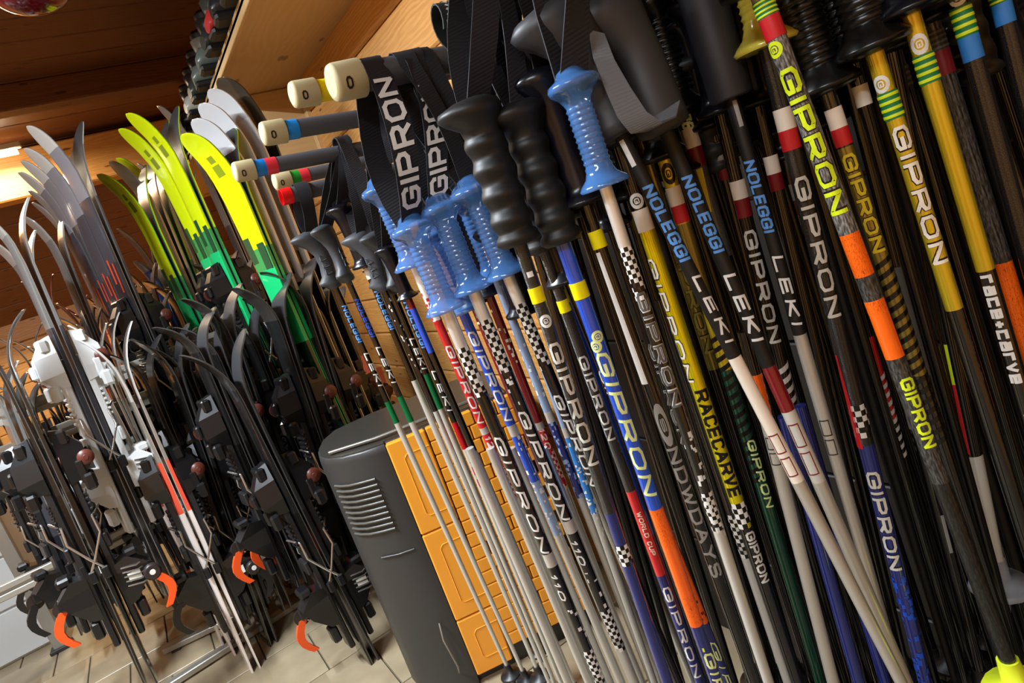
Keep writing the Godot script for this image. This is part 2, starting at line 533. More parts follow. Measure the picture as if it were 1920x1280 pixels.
func pole(s: Dictionary) -> void:
	var q: Array = s.p
	var d: float = s.d
	var a := pt(q[0], q[1], d)
	var b := plumb(a, q[2], q[3])
	var dn := (b - a).normalized()
	var length: float = s.get("span", 1.0)
	length = minf(length, (a.y - 0.04) / -dn.y)
	var tip := a + dn * length
	var o := thing("ski_pole", tip, s.label, "ski pole", s.get("group", ""))
	var up := -dn
	var toward := (EYE - a.lerp(tip, 0.3))
	toward = (toward - up * toward.dot(up)).normalized()
	o.basis = Basis(up.cross(toward).normalized(), up, toward)
	var sh := Shaft.new()
	sh.rtop = float(s.w) * d / (2.0 * FOCAL)
	sh.len = length
	# height above the tip of the place on the axis seen at picture row y
	var ht := func(y: float) -> float:
		var k := (640.0 - y) / FOCAL
		var e := a - EYE
		var lam: float = (k * e.dot(fwd) - e.dot(upv)) / (dn.dot(upv) - k * dn.dot(fwd))
		return length - lam
	# shaft in sections
	var zs: Array = s.z
	for i in zs.size():
		var y0: float = length if i == 0 else ht.call(float(zs[i][0]))
		var y1: float = 0.02 if i == zs.size() - 1 else ht.call(float(zs[i + 1][0]))
		y0 = minf(y0, length); y1 = maxf(y1, 0.02)
		if y0 - y1 < 0.001:
			continue
		var mb := MB.new()
		mb.lin(ink(zs[i][2]))
		var rows := []
		var n := maxi(1, int((y0 - y1) / 0.12))
		for j in n + 1:
			var y := lerpf(y1, y0, float(j) / n)
			rows.append([y, sh.r(y)])
		mb.lathe(rows, 16)
		if zs[i][1] in ["carbon", "marble", "crack", "sparkle"]:
			for e in mb.v.size():
				mb.u[e] = Vector2(atan2(mb.v[e].x, mb.v[e].z) / TAU + 0.5, mb.v[e].y * 4.0)
		build(mb, "shaft_section", M[zs[i][1]], o)
	# wrapped tape
	for t in s.get("b", []):
		var y0: float = ht.call(float(t[0])); var y1: float = ht.call(float(t[1]))
		var mb := MB.new()
		mb.lin(ink(t[2]))
		mb.lathe([[y1, sh.r(y1)], [y1, sh.r(y1) + 0.0006], [y0, sh.r(y0) + 0.0006], [y0, sh.r(y0)]], 16, false)
		build(mb, "tape_band", M.tape, o)
		if t.size() > 3:
			var m2 := MB.new()
			m2.lin(ink(t[3]))
			for e in 4:
				var c0 := lerpf(y1, y0, (e + 0.28) / 4.0); var c1 := lerpf(y1, y0, (e + 0.72) / 4.0)
				m2.lathe([[c0, sh.r(c0) + 0.0006], [c0, sh.r(c0) + 0.001], [c1, sh.r(c1) + 0.001], [c1, sh.r(c1) + 0.0006]], 16, false)
			build(m2, "tape_stripes", M.tape, o)
	# print
	var pr: MB
	for t in s.get("t", []):
		pr = MB.new()
		var y0: float = ht.call(float(t[1])); var y1: float = ht.call(float(t[2]))
		var off: float = deg_to_rad(t[4] if t.size() > 4 else 0.0)
		var th: float = t[5] if t.size() > 5 else 1.3      # height of the letters in radii
		var outl: String = t[6] if t.size() > 6 else ""
		var slant: float = t[7] if t.size() > 7 else 0.12
		var lay := func(p: float, w: float) -> Array:
			var y := y0 - p
			var an := off + (w - 0.5) * th
			return [sh.at(y, an), Vector3(sin(an), 0, cos(an))]
		var hgt := th * sh.r(y0)
		if outl != "":
			letters(pr, t[0], y0 - y1, hgt, 0.46, lay, ink(outl), 0.4, 0.0002, slant)
			letters(pr, t[0], y0 - y1, hgt, 0.3, lay, ink(t[3]), 0.4, 0.0004, slant)
		else:
			letters(pr, t[0], y0 - y1, hgt, 0.29, lay, ink(t[3]), 0.42, 0.0003, slant)
		build(pr, "printed_lettering", M.print, o)
	for t in s.get("x", []):
		pr = MB.new()
		var y0: float = ht.call(float(t[1])); var y1: float = ht.call(float(t[2]))
		match t[0]:
			"check":
				var cell: float = sh.r(y0) * 0.62
				var nr := maxi(1, int(round((y0 - y1) / (cell * 1.2))))
				for i in nr:
					for j in range(-2, 3):
						pr.lin(ink(t[3] if (i + j) % 2 == 0 else t[4]))
						if t[3] == t[4] and (i + j) % 2 != 0:
							continue
						if i > nr * 0.6 and (i * 7 + j * 5) % 3 == 0:
							continue
						patch(pr, sh, lerpf(y0, y1, float(i + 1) / nr), lerpf(y0, y1, float(i) / nr), (j - 0.5) * 0.68, (j + 0.5) * 0.68, 0.0003)
			"zebra":
				pr.lin(ink(t[3]))
				var nr := int((y0 - y1) / (sh.r(y0) * 1.5))
				for i in nr:
					var c0 := lerpf(y0, y1, (i + 0.5) / nr)
					var h := (y0 - y1) / nr * 0.24
					for e in 6:
						var a0 := -1.5 + e * 0.5
						var g := (e - 3) * h * 0.6
						pr.face([sh.at(c0 - h + g, a0, 0.0003), sh.at(c0 - h + g + h * 0.6, a0 + 0.5, 0.0003), sh.at(c0 + h + g + h * 0.6, a0 + 0.5, 0.0003), sh.at(c0 + h + g, a0, 0.0003)])
			"bar":   # printed lengthwise strip: y0 y1 ink angle width(rad)
				pr.lin(ink(t[3]))
				var n := maxi(1, int((y0 - y1) / 0.1))
				for i in n:
					patch(pr, sh, lerpf(y0, y1, float(i + 1) / n), lerpf(y0, y1, float(i) / n), deg_to_rad(t[4]) - t[5] / 2, deg_to_rad(t[4]) + t[5] / 2, 0.0003)
			"wedge":   # strip that widens downwards
				pr.lin(ink(t[3]))
				for i in 6:
					var f0 := i / 6.0; var f1 := (i + 1) / 6.0
					var w0 := lerpf(t[5], t[6], f0) / 2; var w1 := lerpf(t[5], t[6], f1) / 2
					var c0 := deg_to_rad(t[4])
					for e in 4:
						pr.face([sh.at(lerpf(y0, y1, f0), c0 - w0 + w0 * e / 2.0, 0.0003), sh.at(lerpf(y0, y1, f1), c0 - w1 + w1 * e / 2.0, 0.0003), sh.at(lerpf(y0, y1, f1), c0 - w1 + w1 * (e + 1) / 2.0, 0.0003), sh.at(lerpf(y0, y1, f0), c0 - w0 + w0 * (e + 1) / 2.0, 0.0003)])
			"roundel":
				var ce := (y0 + y1) / 2
				var off: float = deg_to_rad(t[5]) if t.size() > 5 else 0.0
				var ra := (y0 - y1) / 2
				pr.lin(ink(t[3]))
				var rr := minf(ra, sh.r(ce) * 0.95)
				for e in 16:
					var p0 := TAU * e / 16; var p1 := TAU * (e + 1) / 16
					for k in 2:
						var f0 := 0.55 + k * 0.225; var f1 := f0 + 0.225
						pr.face([sh.at(ce + sin(p0) * ra * f0, off + cos(p0) * rr * f0 / sh.r(ce), 0.0003), sh.at(ce + sin(p1) * ra * f0, off + cos(p1) * rr * f0 / sh.r(ce), 0.0003), sh.at(ce + sin(p1) * ra * f1, off + cos(p1) * rr * f1 / sh.r(ce), 0.0003), sh.at(ce + sin(p0) * ra * f1, off + cos(p0) * rr * f1 / sh.r(ce), 0.0003)])
				var lay := func(p: float, w: float) -> Array:
					var an := off + (w - 0.5) * 0.5
					return [sh.at(ce + ra * 0.35 - p, an), Vector3(sin(an), 0, cos(an))]
				letters(pr, "G" if t[4] == "G" else "S", ra * 0.7, sh.r(ce) * 0.5, 0.3, lay, ink(t[3]))
			"boxes":   # outlined rectangles printed round the shaft
				for i in 2:
					var c0 := lerpf(y0, y1, i * 0.52); var c1 := lerpf(y0, y1, i * 0.52 + 0.42)
					pr.lin(ink(t[3]))
					var lw := 0.0014
					patch(pr, sh, c0 - lw, c0, -1.0, 0.5, 0.0003)
					patch(pr, sh, c1, c1 + lw, -1.0, 0.5, 0.0003)
					patch(pr, sh, c1, c0, 0.36, 0.5, 0.0003)
					patch(pr, sh, c1, c0, -1.0, -0.86, 0.0003)
			"flakes":  # irregular printed patches
				var r2 := RandomNumberGenerator.new()
				r2.seed = int(q[0] * 13 + t[1])
				pr.lin(ink(t[3]))
				for i in int(t[4]):
					var yy := r2.randf_range(y1, y0)
					var an := r2.randf_range(-1.4, 1.4)
					var hh := r2.randf_range(0.001, 0.004)
					var ww := r2.randf_range(0.1, 0.35)
					patch(pr, sh, yy - hh, yy + hh, an - ww, an + ww, 0.0004)
		if pr.v.size() > 0:
			build(pr, {"check": "chequer_print", "zebra": "stripe_print", "bar": "printed_strip", "wedge": "printed_strip", "roundel": "printed_roundel", "boxes": "printed_boxes", "flakes": "printed_flecks"}[t[0]], M.print, o)
	# grip
	if s.has("g"):
		var gm := grip_mesh(s.g)
		var go := put(gm[0], "grip", M[gm[1]], o)
		go.position = Vector3(0, length, 0)
		go.rotation.y = deg_to_rad(s.get("gr", 0.0))
		var gs: float = s.get("gs", 1.0)
		go.scale = Vector3(gs, gs, gs)
		if s.g == "hooked":
			for e in 3:
				var cut := MB.new()
				cut.lin(Color("3c3f43"))
				var yc := 0.042 + e * 0.016
				var ta := Vector3(-0.009, yc - 0.006, 0.0155); var tb := Vector3(0.006, yc - 0.005, 0.016); var tc := Vector3(-0.007, yc + 0.008, 0.0155)
				cut.tube([ta, tb, tc, ta], 0.0015, 6)
				build(cut, "grip_rib", M.rubber, go)
		var gtop: Vector3 = tip + up * (length + gm[2] * gs)
		strap(o, gtop, s)
	if s.has("xs"):
		var path := []
		var ws := []
		var inv := o.transform.affine_inverse()
		for i in s.xs.size():
			var e: Array = s.xs[i]
			path.append(inv * pt(e[0], e[1], e[2]))
			var side: Vector3 = (rgt * 0.8 - upv * (0.2 - 0.12 * i)).normalized() * lerpf(0.008, 0.016, minf(1.0, i / 4.0))
			ws.append(inv.basis * side)
		var xm := MB.new()
		xm.lin(Color("6a6c70"))
		xm.ribbon(path, ws, 0.0016)
		build(xm, "webbing_loop", M.webbing, o)
	# basket
	var bk := put(basket_mesh(), "basket", M["basket_" + s.get("bk", "dark")], o)
	var bs: float = s.get("bs", 1.0)
	bk.scale = Vector3(bs, bs, bs)

var pegs := []     # [z, y, x of tip, radius]
func strap(o: Node3D, g: Vector3, s: Dictionary) -> void:
	var st: Dictionary = s.get("st", {})
	var best: Array = pegs[0]
	for p in pegs:
		if (absf(p[0] - g.z) + (1.0 if g.y > p[1] - 0.03 else 0.0)) < (absf(best[0] - g.z) + (1.0 if g.y > best[1] - 0.03 else 0.0)):
			best = p
	if st.has("peg"):
		best = pegs[st.peg]
	var px := maxf(g.x + st.get("dx", 0.0), best[2] + 0.05)
	if best[0] < -1.0 and best[0] > -1.48:
		px = maxf(px, 0.56)
	var top := Vector3(px, best[1], best[0])
	var r: float = best[3] + 0.002
	var w := Vector3(st.get("w", 0.032 if g.z < -1.1 else 0.022) / 2.0, 0, 0.0)
	var path := []
	var ws := []
	var f0 := g + Vector3(0, -0.012, 0.006)
	var f1 := g + Vector3(0, -0.012, -0.006)
	var sag: float = st.get("sag", 0.012)
	for i in 7:
		var t := i / 6.0
		path.append(f0.lerp(top + Vector3(0, 0, r), t) + Vector3(0, 0, sin(t * PI) * sag))
	for i in range(1, 6):
		var an := PI * i / 6.0
		path.append(top + Vector3(0, sin(an) * r, cos(an) * r))
	for i in 7:
		var t := i / 6.0
		path.append((top - Vector3(0, 0, r)).lerp(f1, t) - Vector3(sin(t * PI) * 0.006, 0, sin(t * PI) * sag))
	var nodeinv := o.transform.affine_inverse()
	for i in path.size():
		var k := Vector3(w.x, 0, -sin(i * 0.9 + g.x * 40.0) * w.x * 0.25)
		ws.append(nodeinv.basis * k)
	for i in path.size():
		path[i] = nodeinv * path[i]
	var mb := MB.new()
	mb.lin(Color(st.get("c", "1b1c1e")))
	mb.ribbon(path, ws, 0.0012)
	var so := build(mb, "wrist_strap", M.webbing, o)
	if st.has("t"):
		var L := MB.new()
		var acc := [0.0]
		for i in range(1, 7):
			acc.append(acc[i - 1] + (path[i] - path[i - 1]).length())
		var s0: float = acc[6] * st.get("t0", 0.08)
		var hw: float = w.x * 2.0
		var lay := func(p: float, q: float) -> Array:
			var x := clampf(s0 + p, 0, acc[6])
			var i := 0
			while i < 5 and acc[i + 1] < x:
				i += 1
			var t: float = (x - acc[i]) / (acc[i + 1] - acc[i])
			var c: Vector3 = path[i].lerp(path[i + 1], t)
			var wv: Vector3 = ws[i].lerp(ws[i + 1], t)
			var nn: Vector3 = (path[i + 1] - path[i]).cross(wv).normalized()
			if nn.z < 0:
				nn = -nn
			return [c - wv * ((q - 0.5) * 1.35) + nn * 0.002, nn]
		letters(L, st.t, acc[6] * st.get("tl", 0.8), hw * 0.68, 0.25, lay, Color("e4e4e2"), 0.42, 0.0004)
		build(L, "strap_lettering", M.print, so)

# ---------------------------------------------------------------- room
const WALL_X := 1.1
const BACK_Z := -6.4
const CEIL := 2.75
func planks(parent: Node3D, key: String, n: int, f: Callable) -> void:
	# f(i) -> [centre, size]; each board a part with its own stretch of grain
	for i in n:
		var q: Array = f.call(i)
		var mb := MB.new()
		var tone := 0.86 + 0.14 * fposmod(sin(i * 12.9898) * 43758.5, 1.0)
		mb.col = Color(tone, tone * 0.985, tone * 0.96)
		mb.T = Transform3D(Basis.IDENTITY, q[0])
		mb.box(Vector3.ZERO, q[1], 0.007)
		for k in mb.u.size():
			var swap: bool = q[2]
			mb.u[k] = (Vector2(mb.u[k].y, mb.u[k].x) if swap else mb.u[k]) + Vector2(i * 0.37, i * 0.23)
		build(mb, "plank", M[key], parent)
func room() -> void:
	var mb := MB.new()
	mb.box(Vector3(-1.2, -0.06, -2.4), Vector3(5.2, 0.1, 8.6))
	var fl := structure(mb, "floor", M.grout, "beige tiled floor")
	for i in 9:
		for j in 14:
			var x := -1.7 + i * 0.335 + (0.16 if j % 2 == 1 else 0.0)
			var z := -1.2 - j * 0.335
			if x > WALL_X - 0.1:
				continue
			var t := MB.new()
			var k := 0.9 + 0.1 * fposmod(sin(i * 7.1 + j * 3.3) * 437.5, 1.0)
			t.col = Color(k, k, k)
			t.T = Transform3D(Basis.IDENTITY, Vector3(x, -0.006, z))
			t.box(Vector3.ZERO, Vector3(0.329, 0.012, 0.329), 0.002)
			for e in t.u.size():
				t.u[e] += Vector2(i * 0.31, j * 0.17)
			build(t, "tile", M.tile, fl)
	mb = MB.new()
	mb.box(Vector3(WALL_X + 0.1, 1.4, -2.4), Vector3(0.12, 2.9, 8.4))
	var wr := structure(mb, "wall_right", M.pine, "warm pine log-panelled wall behind the pole rack")
	planks(wr, "pine", 15, func(i): return [Vector3(WALL_X + 0.02, 0.1 + i * 0.187, -2.4), Vector3(0.05, 0.183, 8.3), false])
	mb = MB.new()
	mb.box(Vector3(-1.2, 1.4, BACK_Z - 0.1), Vector3(5.0, 2.9, 0.12))
	var wb := structure(mb, "wall_back", M.pine, "pine-panelled back wall behind the ski racks")
	planks(wb, "pine", 17, func(i): return [Vector3(-1.2, 0.08 + i * 0.16, BACK_Z - 0.02), Vector3(4.6, 0.157, 0.05), false])
	mb = MB.new()
	mb.box(Vector3(-3.4, 1.4, -2.4), Vector3(0.12, 2.9, 8.4))
	structure(mb, "wall_left", M.pine, "pine wall on the far side of the aisle")
	mb = MB.new()
	mb.box(Vector3(-1.2, 1.4, 1.7), Vector3(5.0, 2.9, 0.12))
	structure(mb, "wall_front", M.pine, "pine wall at the end of the aisle")
	mb = MB.new()
	mb.box(Vector3(-1.2, CEIL + 0.1, -2.4), Vector3(5.2, 0.1, 8.6))
	var ce := structure(mb, "ceiling", M.ceiling_wood, "dark stained timber ceiling of wide boards and joists")
	planks(ce, "ceiling_wood", 34, func(i): return [Vector3(-1.2, CEIL + 0.025, 1.5 - i * 0.24), Vector3(4.8, 0.05, 0.236), false])
	for b in [[-4.15, 0.13, 0.12], [-2.6, 0.13, 0.12], [-1.0, 0.13, 0.12], [0.6, 0.13, 0.12]]:
		planks(ce, "ceiling_wood", 1, func(_i): return [Vector3(-1.2, CEIL - b[1] / 2, b[0] - b[2] / 2), Vector3(4.6, b[1], b[2]), false])
		ce.get_child(ce.get_child_count() - 1).name = "joist"
	mb = MB.new()
	mb.col = Color(0.97, 0.95, 0.9)
	mb.T = Transform3D(Basis.IDENTITY, Vector3(-1.2, 2.56, -5.3))
	mb.box(Vector3.ZERO, Vector3(4.6, 0.3, 0.16), 0.01)
	for i in 6:  # sloping dark boards, added to keep the space behind the beam dark
		var a := Vector3(0, 2.42, -5.4).lerp(Vector3(0, 1.74, BACK_Z + 0.02), (i + 0.5) / 6.0)
		var q := MB.new()
		var k := 0.88 + 0.12 * fposmod(sin(i * 5.3) * 91.7, 1.0)
		q.col = Color(k, k, k)
		q.T = Transform3D(Basis(Vector3(1, 0, 0), -atan2(0.68, 0.98)), Vector3(-1.2, a.y + 0.03, a.z))
		q.box(Vector3.ZERO, Vector3(4.6, 0.03, 0.196), 0.006)
		for e in q.u.size():
			q.u[e] += Vector2(i * 0.41, i * 0.19)
		build(q, "plank", M.ceiling_wood, ce)
	var bm := structure(mb, "trim_1", M.pine, "thick pine cross beam below the ceiling")
	bm.set_meta("kind", "structure")

func dark_gap_board() -> void:  # unseen black board, added to stand in for the darkness between the poles
	var o := thing("added_gap_board", Vector3(WALL_X - 0.005, 0, -0.4), "added black board standing in for the shade behind the hanging poles", "board")
	for i in 5:
		var mb := MB.new()
		mb.lin(Color("101011"))
		mb.box(Vector3(-0.012, 0.16 + i * 0.3, 0), Vector3(0.02, 0.294, 2.5), 0.003)
		build(mb, "panel", M.matte, o)

func shelf() -> void:
	# long plywood shelf high on the wall with a gusset under it
	var o := thing("wall_shelf", Vector3(WALL_X, 2.2, -2.6), "long pale plywood shelf fixed high on the wall above the poles", "shelf")
	var mb := MB.new()
	mb.T = Transform3D(Basis.IDENTITY, Vector3(-0.21, 0.012, 0))
	mb.box(Vector3.ZERO, Vector3(0.41, 0.024, 7.0), 0.001)
	for k in mb.u.size():
		mb.u[k] = Vector2(mb.u[k].y, mb.u[k].x)
	build(mb, "shelf_board", M.ply, o)
	mb = MB.new()
	mb.T = Transform3D(Basis.IDENTITY, Vector3(-0.408, -0.003, 0))
	mb.box(Vector3.ZERO, Vector3(0.014, 0.034, 7.0), 0.002)
	for k in mb.u.size():
		mb.u[k] = Vector2(mb.u[k].x, mb.u[k].y * 0.2)
	build(mb, "front_lipping", M.ply, o)
	for z in [-0.55, 1.6]:
		mb = MB.new()
		var poly := [Vector2(0, 0), Vector2(-0.4, 0), Vector2(-0.4, -0.2), Vector2(-0.2, -0.38), Vector2(0, -0.52)]
		var f := []; var g := []
		for p: Vector2 in poly:
			f.append(Vector3(p.x, p.y - 0.006, z)); g.append(Vector3(p.x, p.y - 0.006, z - 0.022))
		mb.face(f)
		var gr := g.duplicate(); gr.reverse()
		mb.face(gr)
		for k in 5:
			mb.face([f[k], g[k], g[(k + 1) % 5], f[(k + 1) % 5]])
		build(mb, "gusset", M.ply, o)
		mb = MB.new()
		mb.box(Vector3(-0.012, -0.3, z + 0.02), Vector3(0.022, 0.6, 0.04), 0.002)
		build(mb, "wall_batten", M.ply, o)

func lamp(at: Vector3, len: float, energy: float, along_x: bool, label: String, warm: Color) -> void:
	var o := thing("fluorescent_lamp", at, label, "lamp", "fluorescent lamps of the room")
	if not along_x:
		o.rotation.y = PI / 2
	var mb := MB.new()
	mb.lin(Color("dcd8cc"))
	mb.box(Vector3(0, 0.04, 0), Vector3(len, 0.04, 0.04), 0.006)
	build(mb, "housing", M.plastic, o)
	mb = MB.new()
	mb.T = Transform3D(Basis(Vector3(0, 0, 1), PI / 2), Vector3.ZERO)
	mb.lathe([[-len / 2 + 0.03, 0.014], [len / 2 - 0.03, 0.014]], 12)
	var gm := StandardMaterial3D.new()
	gm.albedo_color = Color(1, 1, 1)
	gm.emission_enabled = true
	gm.emission = warm
	gm.emission_energy_multiplier = 16.0
	build(mb, "light_tube", gm, o)
	var al := AreaLight3D.new()
	al.name = "lamp_light"
	al.area_size = Vector2(len - 0.08, 0.05)
	al.light_energy = energy
	al.light_color = warm
	al.shadow_enabled = true
	al.area_range = 12.0
	al.area_attenuation = 2.0
	o.add_child(al, true)
	al.position = Vector3(0, -0.018, 0)
	al.rotation_degrees = Vector3(-90, 0, 0)

# ---------------------------------------------------------------- pegs
func peg(tipx, tipy, d, rings: Array, ferrule: bool, label: String, len_cut := 0.0, rise := 0.03, rr := 0.0165) -> void:
	var t := pt(tipx, tipy, d)
	peg_at(t, rings, ferrule, label, len_cut, rise, rr)
func peg_at(t: Vector3, rings: Array, ferrule: bool, label: String, len_cut := 0.0, rise := 0.0, rr := 0.0165) -> void:
	var root := Vector3(WALL_X - 0.005, t.y - rise, t.z)
	var L := (root - t).length()
	var o := thing("rack_peg", root, label, "peg", "pegs of the pole rack")
	var ax := (t - root).normalized()
	var sd := ax.cross(Vector3.UP).normalized()
	o.basis = Basis(sd, ax, sd.cross(ax))
	var mb := MB.new()
	mb.lin(Color("4c4f54"))
	mb.lathe([[0, rr], [L - 0.02, rr]], 18)
	build(mb, "rod", M.matte, o)
	mb = MB.new()
	mb.lin(Color("8a8276"))
	mb.lathe([[0, rr + 0.016], [0.006, rr + 0.016], [0.008, rr + 0.004]], 18)
	build(mb, "wall_flange", M.matte, o)
	var y := L - (0.042 if ferrule else 0.0)
	if ferrule:
		mb = MB.new()
		mb.col = Color.WHITE
		mb.lathe([[L - 0.042, rr], [L - 0.042, rr + 0.0055], [L - 0.006, rr + 0.005], [L - 0.002, rr + 0.003], [L, rr - 0.002]], 20)
		build(mb, "rubber_cap", M.ferrule, o)
		var pr := MB.new()
		var lay := func(p: float, w: float) -> Array:
			var an := PI * 1.12 + (w - 0.5) * 0.5
			var n := Vector3(cos(an), 0, sin(an))
			return [n * (rr + 0.0056) + Vector3(0, L - 0.012 - p, 0), n]
		letters(pr, "0", 0.008, 0.01, 0.24, lay, Color("2c2418"))
		build(pr, "cap_mark", M.print, o)
	for k in rings:
		mb = MB.new()
		mb.lin(k)
		mb.lathe([[y - 0.024, rr], [y - 0.024, rr + 0.0012], [y, rr + 0.0012], [y, rr]], 18, false)
		build(mb, "tape_ring", M.tape, o)
		y -= 0.024
	pegs.append([t.z, t.y, t.x, rr + 0.001])

# ---------------------------------------------------------------- stove
func stove() -> void:
	var c := pt(720, 834, 1.86)
	var o := thing("pellet_stove", Vector3(c.x, 0, c.z), "dark grey pellet stove with louvred front and orange ceramic side", "stove")
	var e := Vector3(0.95, 0, 0.31).normalized()
	o.basis = Basis(e, Vector3.UP, e.cross(Vector3.UP))   # local x along the ceramic face, z towards the viewer
	var h := c.y
	var plan := [Vector2(0.0, 0.0), Vector2(-0.07, -0.012), Vector2(-0.13, -0.04), Vector2(-0.175, -0.085), Vector2(-0.2, -0.14), Vector2(-0.21, -0.22), Vector2(-0.2, -0.32), Vector2(-0.16, -0.4), Vector2(-0.02, -0.44), Vector2(0.4, -0.44), Vector2(0.4, -0.02), Vector2(0.0, -0.02)]
	var mb := MB.new()
	var rs := []
	for r in [[0.0, 0.97], [0.03, 1.0], [h - 0.02, 1.0], [h - 0.004, 0.985], [h, 0.96]]:
		var ring := PackedVector3Array()
		for p: Vector2 in plan:
			ring.append(Vector3(p.x * r[1], r[0], -0.2 + (p.y + 0.2) * r[1]))
		rs.append(ring)
	for k in plan.size():
		pass
	mb.col = Color.WHITE
	mb.loft(rs, true, false)
	build(mb, "body", M.stove_grey, o)
	mb = MB.new()
	var tp := []
	for p: Vector2 in plan:
		tp.append(Vector2(p.x * 0.96, -0.2 + (p.y + 0.2) * 0.96))
	mb.lin(Color("4a4844"))
	mb.prism(tp, h - 0.004, h + 0.004)
	build(mb, "top_plate", M.metal, o)
	mb = MB.new()
	mb.lin(Color("77736c"))
	mb.tube([Vector3(-0.16, h + 0.012, -0.1), Vector3(-0.02, h + 0.014, -0.05), Vector3(0.12, h + 0.014, -0.045), Vector3(0.34, h + 0.014, -0.045)], 0.006)
	build(mb, "top_rail", M.metal, o)
	# louvres on the bowed front
	for i in 10:
		mb = MB.new()
		mb.lin(Color("55544f"))
		var y := h - 0.085 - i * 0.018
		var path := []
		for p: Vector2 in [Vector2(-0.058, -0.006), Vector2(-0.1, -0.022), Vector2(-0.135, -0.04), Vector2(-0.162, -0.066), Vector2(-0.18, -0.09)]:
			path.append(Vector3(p.x, y, p.y + 0.002))
		mb.tube(path, 0.004, 6)
		build(mb, "louvre", M.plastic, o)
	mb = MB.new()
	mb.lin(Color("3a3a3a"))
	var seam := []
	for p: Vector2 in [Vector2(-0.03, -0.003), Vector2(-0.08, -0.012), Vector2(-0.13, -0.037)]:
		seam.append(Vector3(p.x, h - 0.33, p.y))
	mb.tube(seam, 0.003, 6)
	build(mb, "door_seam", M.plastic, o)
	mb = MB.new()
	mb.lin(Color("8c8880"))
	mb.tube([Vector3(-0.045, h - 0.58, 0.002), Vector3(-0.05, h - 0.62, 0.03), Vector3(-0.045, h - 0.66, 0.036), Vector3(-0.04, h - 0.72, 0.03), Vector3(-0.045, h - 0.76, 0.0)], 0.003)
	build(mb, "wire_handle", M.metal, o)
	# ceramic side
	var oc := Color("f0a030")
	var y1 := h
	for i in 3:
		var hh := 0.3 if i < 2 else 0.2
		mb = MB.new()
		mb.lin(oc)
		mb.box(Vector3(0.062, y1 - hh / 2, -0.008), Vector3(0.118, hh - 0.003, 0.024), 0.004)
		var pnl := build(mb, "ceramic_panel", M.ceramic, o)
		mb = MB.new()
		mb.lin(oc)
		var q := [Vector3(0.118, y1 - 0.05, 0.0045), Vector3(0.05, y1 - 0.05, 0.0045), Vector3(0.04, y1 - 0.06, 0.0045), Vector3(0.04, y1 - hh + 0.06, 0.0045), Vector3(0.05, y1 - hh + 0.05, 0.0045), Vector3(0.118, y1 - hh + 0.05, 0.0045)]
		mb.tube(q, 0.0017, 6)
		build(mb, "panel_bead", M.ceramic, pnl)
		y1 -= hh
	var row := 0
	var ty := h
	while ty > 0.1:
		var x := 0.123 - (0.02 if row % 2 == 1 else 0.0)
		var k := 0
		while x < 0.38:
			var w := 0.072
			var l := maxf(x, 0.123)
			mb = MB.new()
			mb.lin(oc)
			mb.box(Vector3((l + x + w) / 2, ty - 0.022, -0.009), Vector3(x + w - l - 0.003, 0.0425, 0.022), 0.003)
			build(mb, "ceramic_tile", M.ceramic, o)
			x += w
			k += 1
		ty -= 0.0445
		row += 1

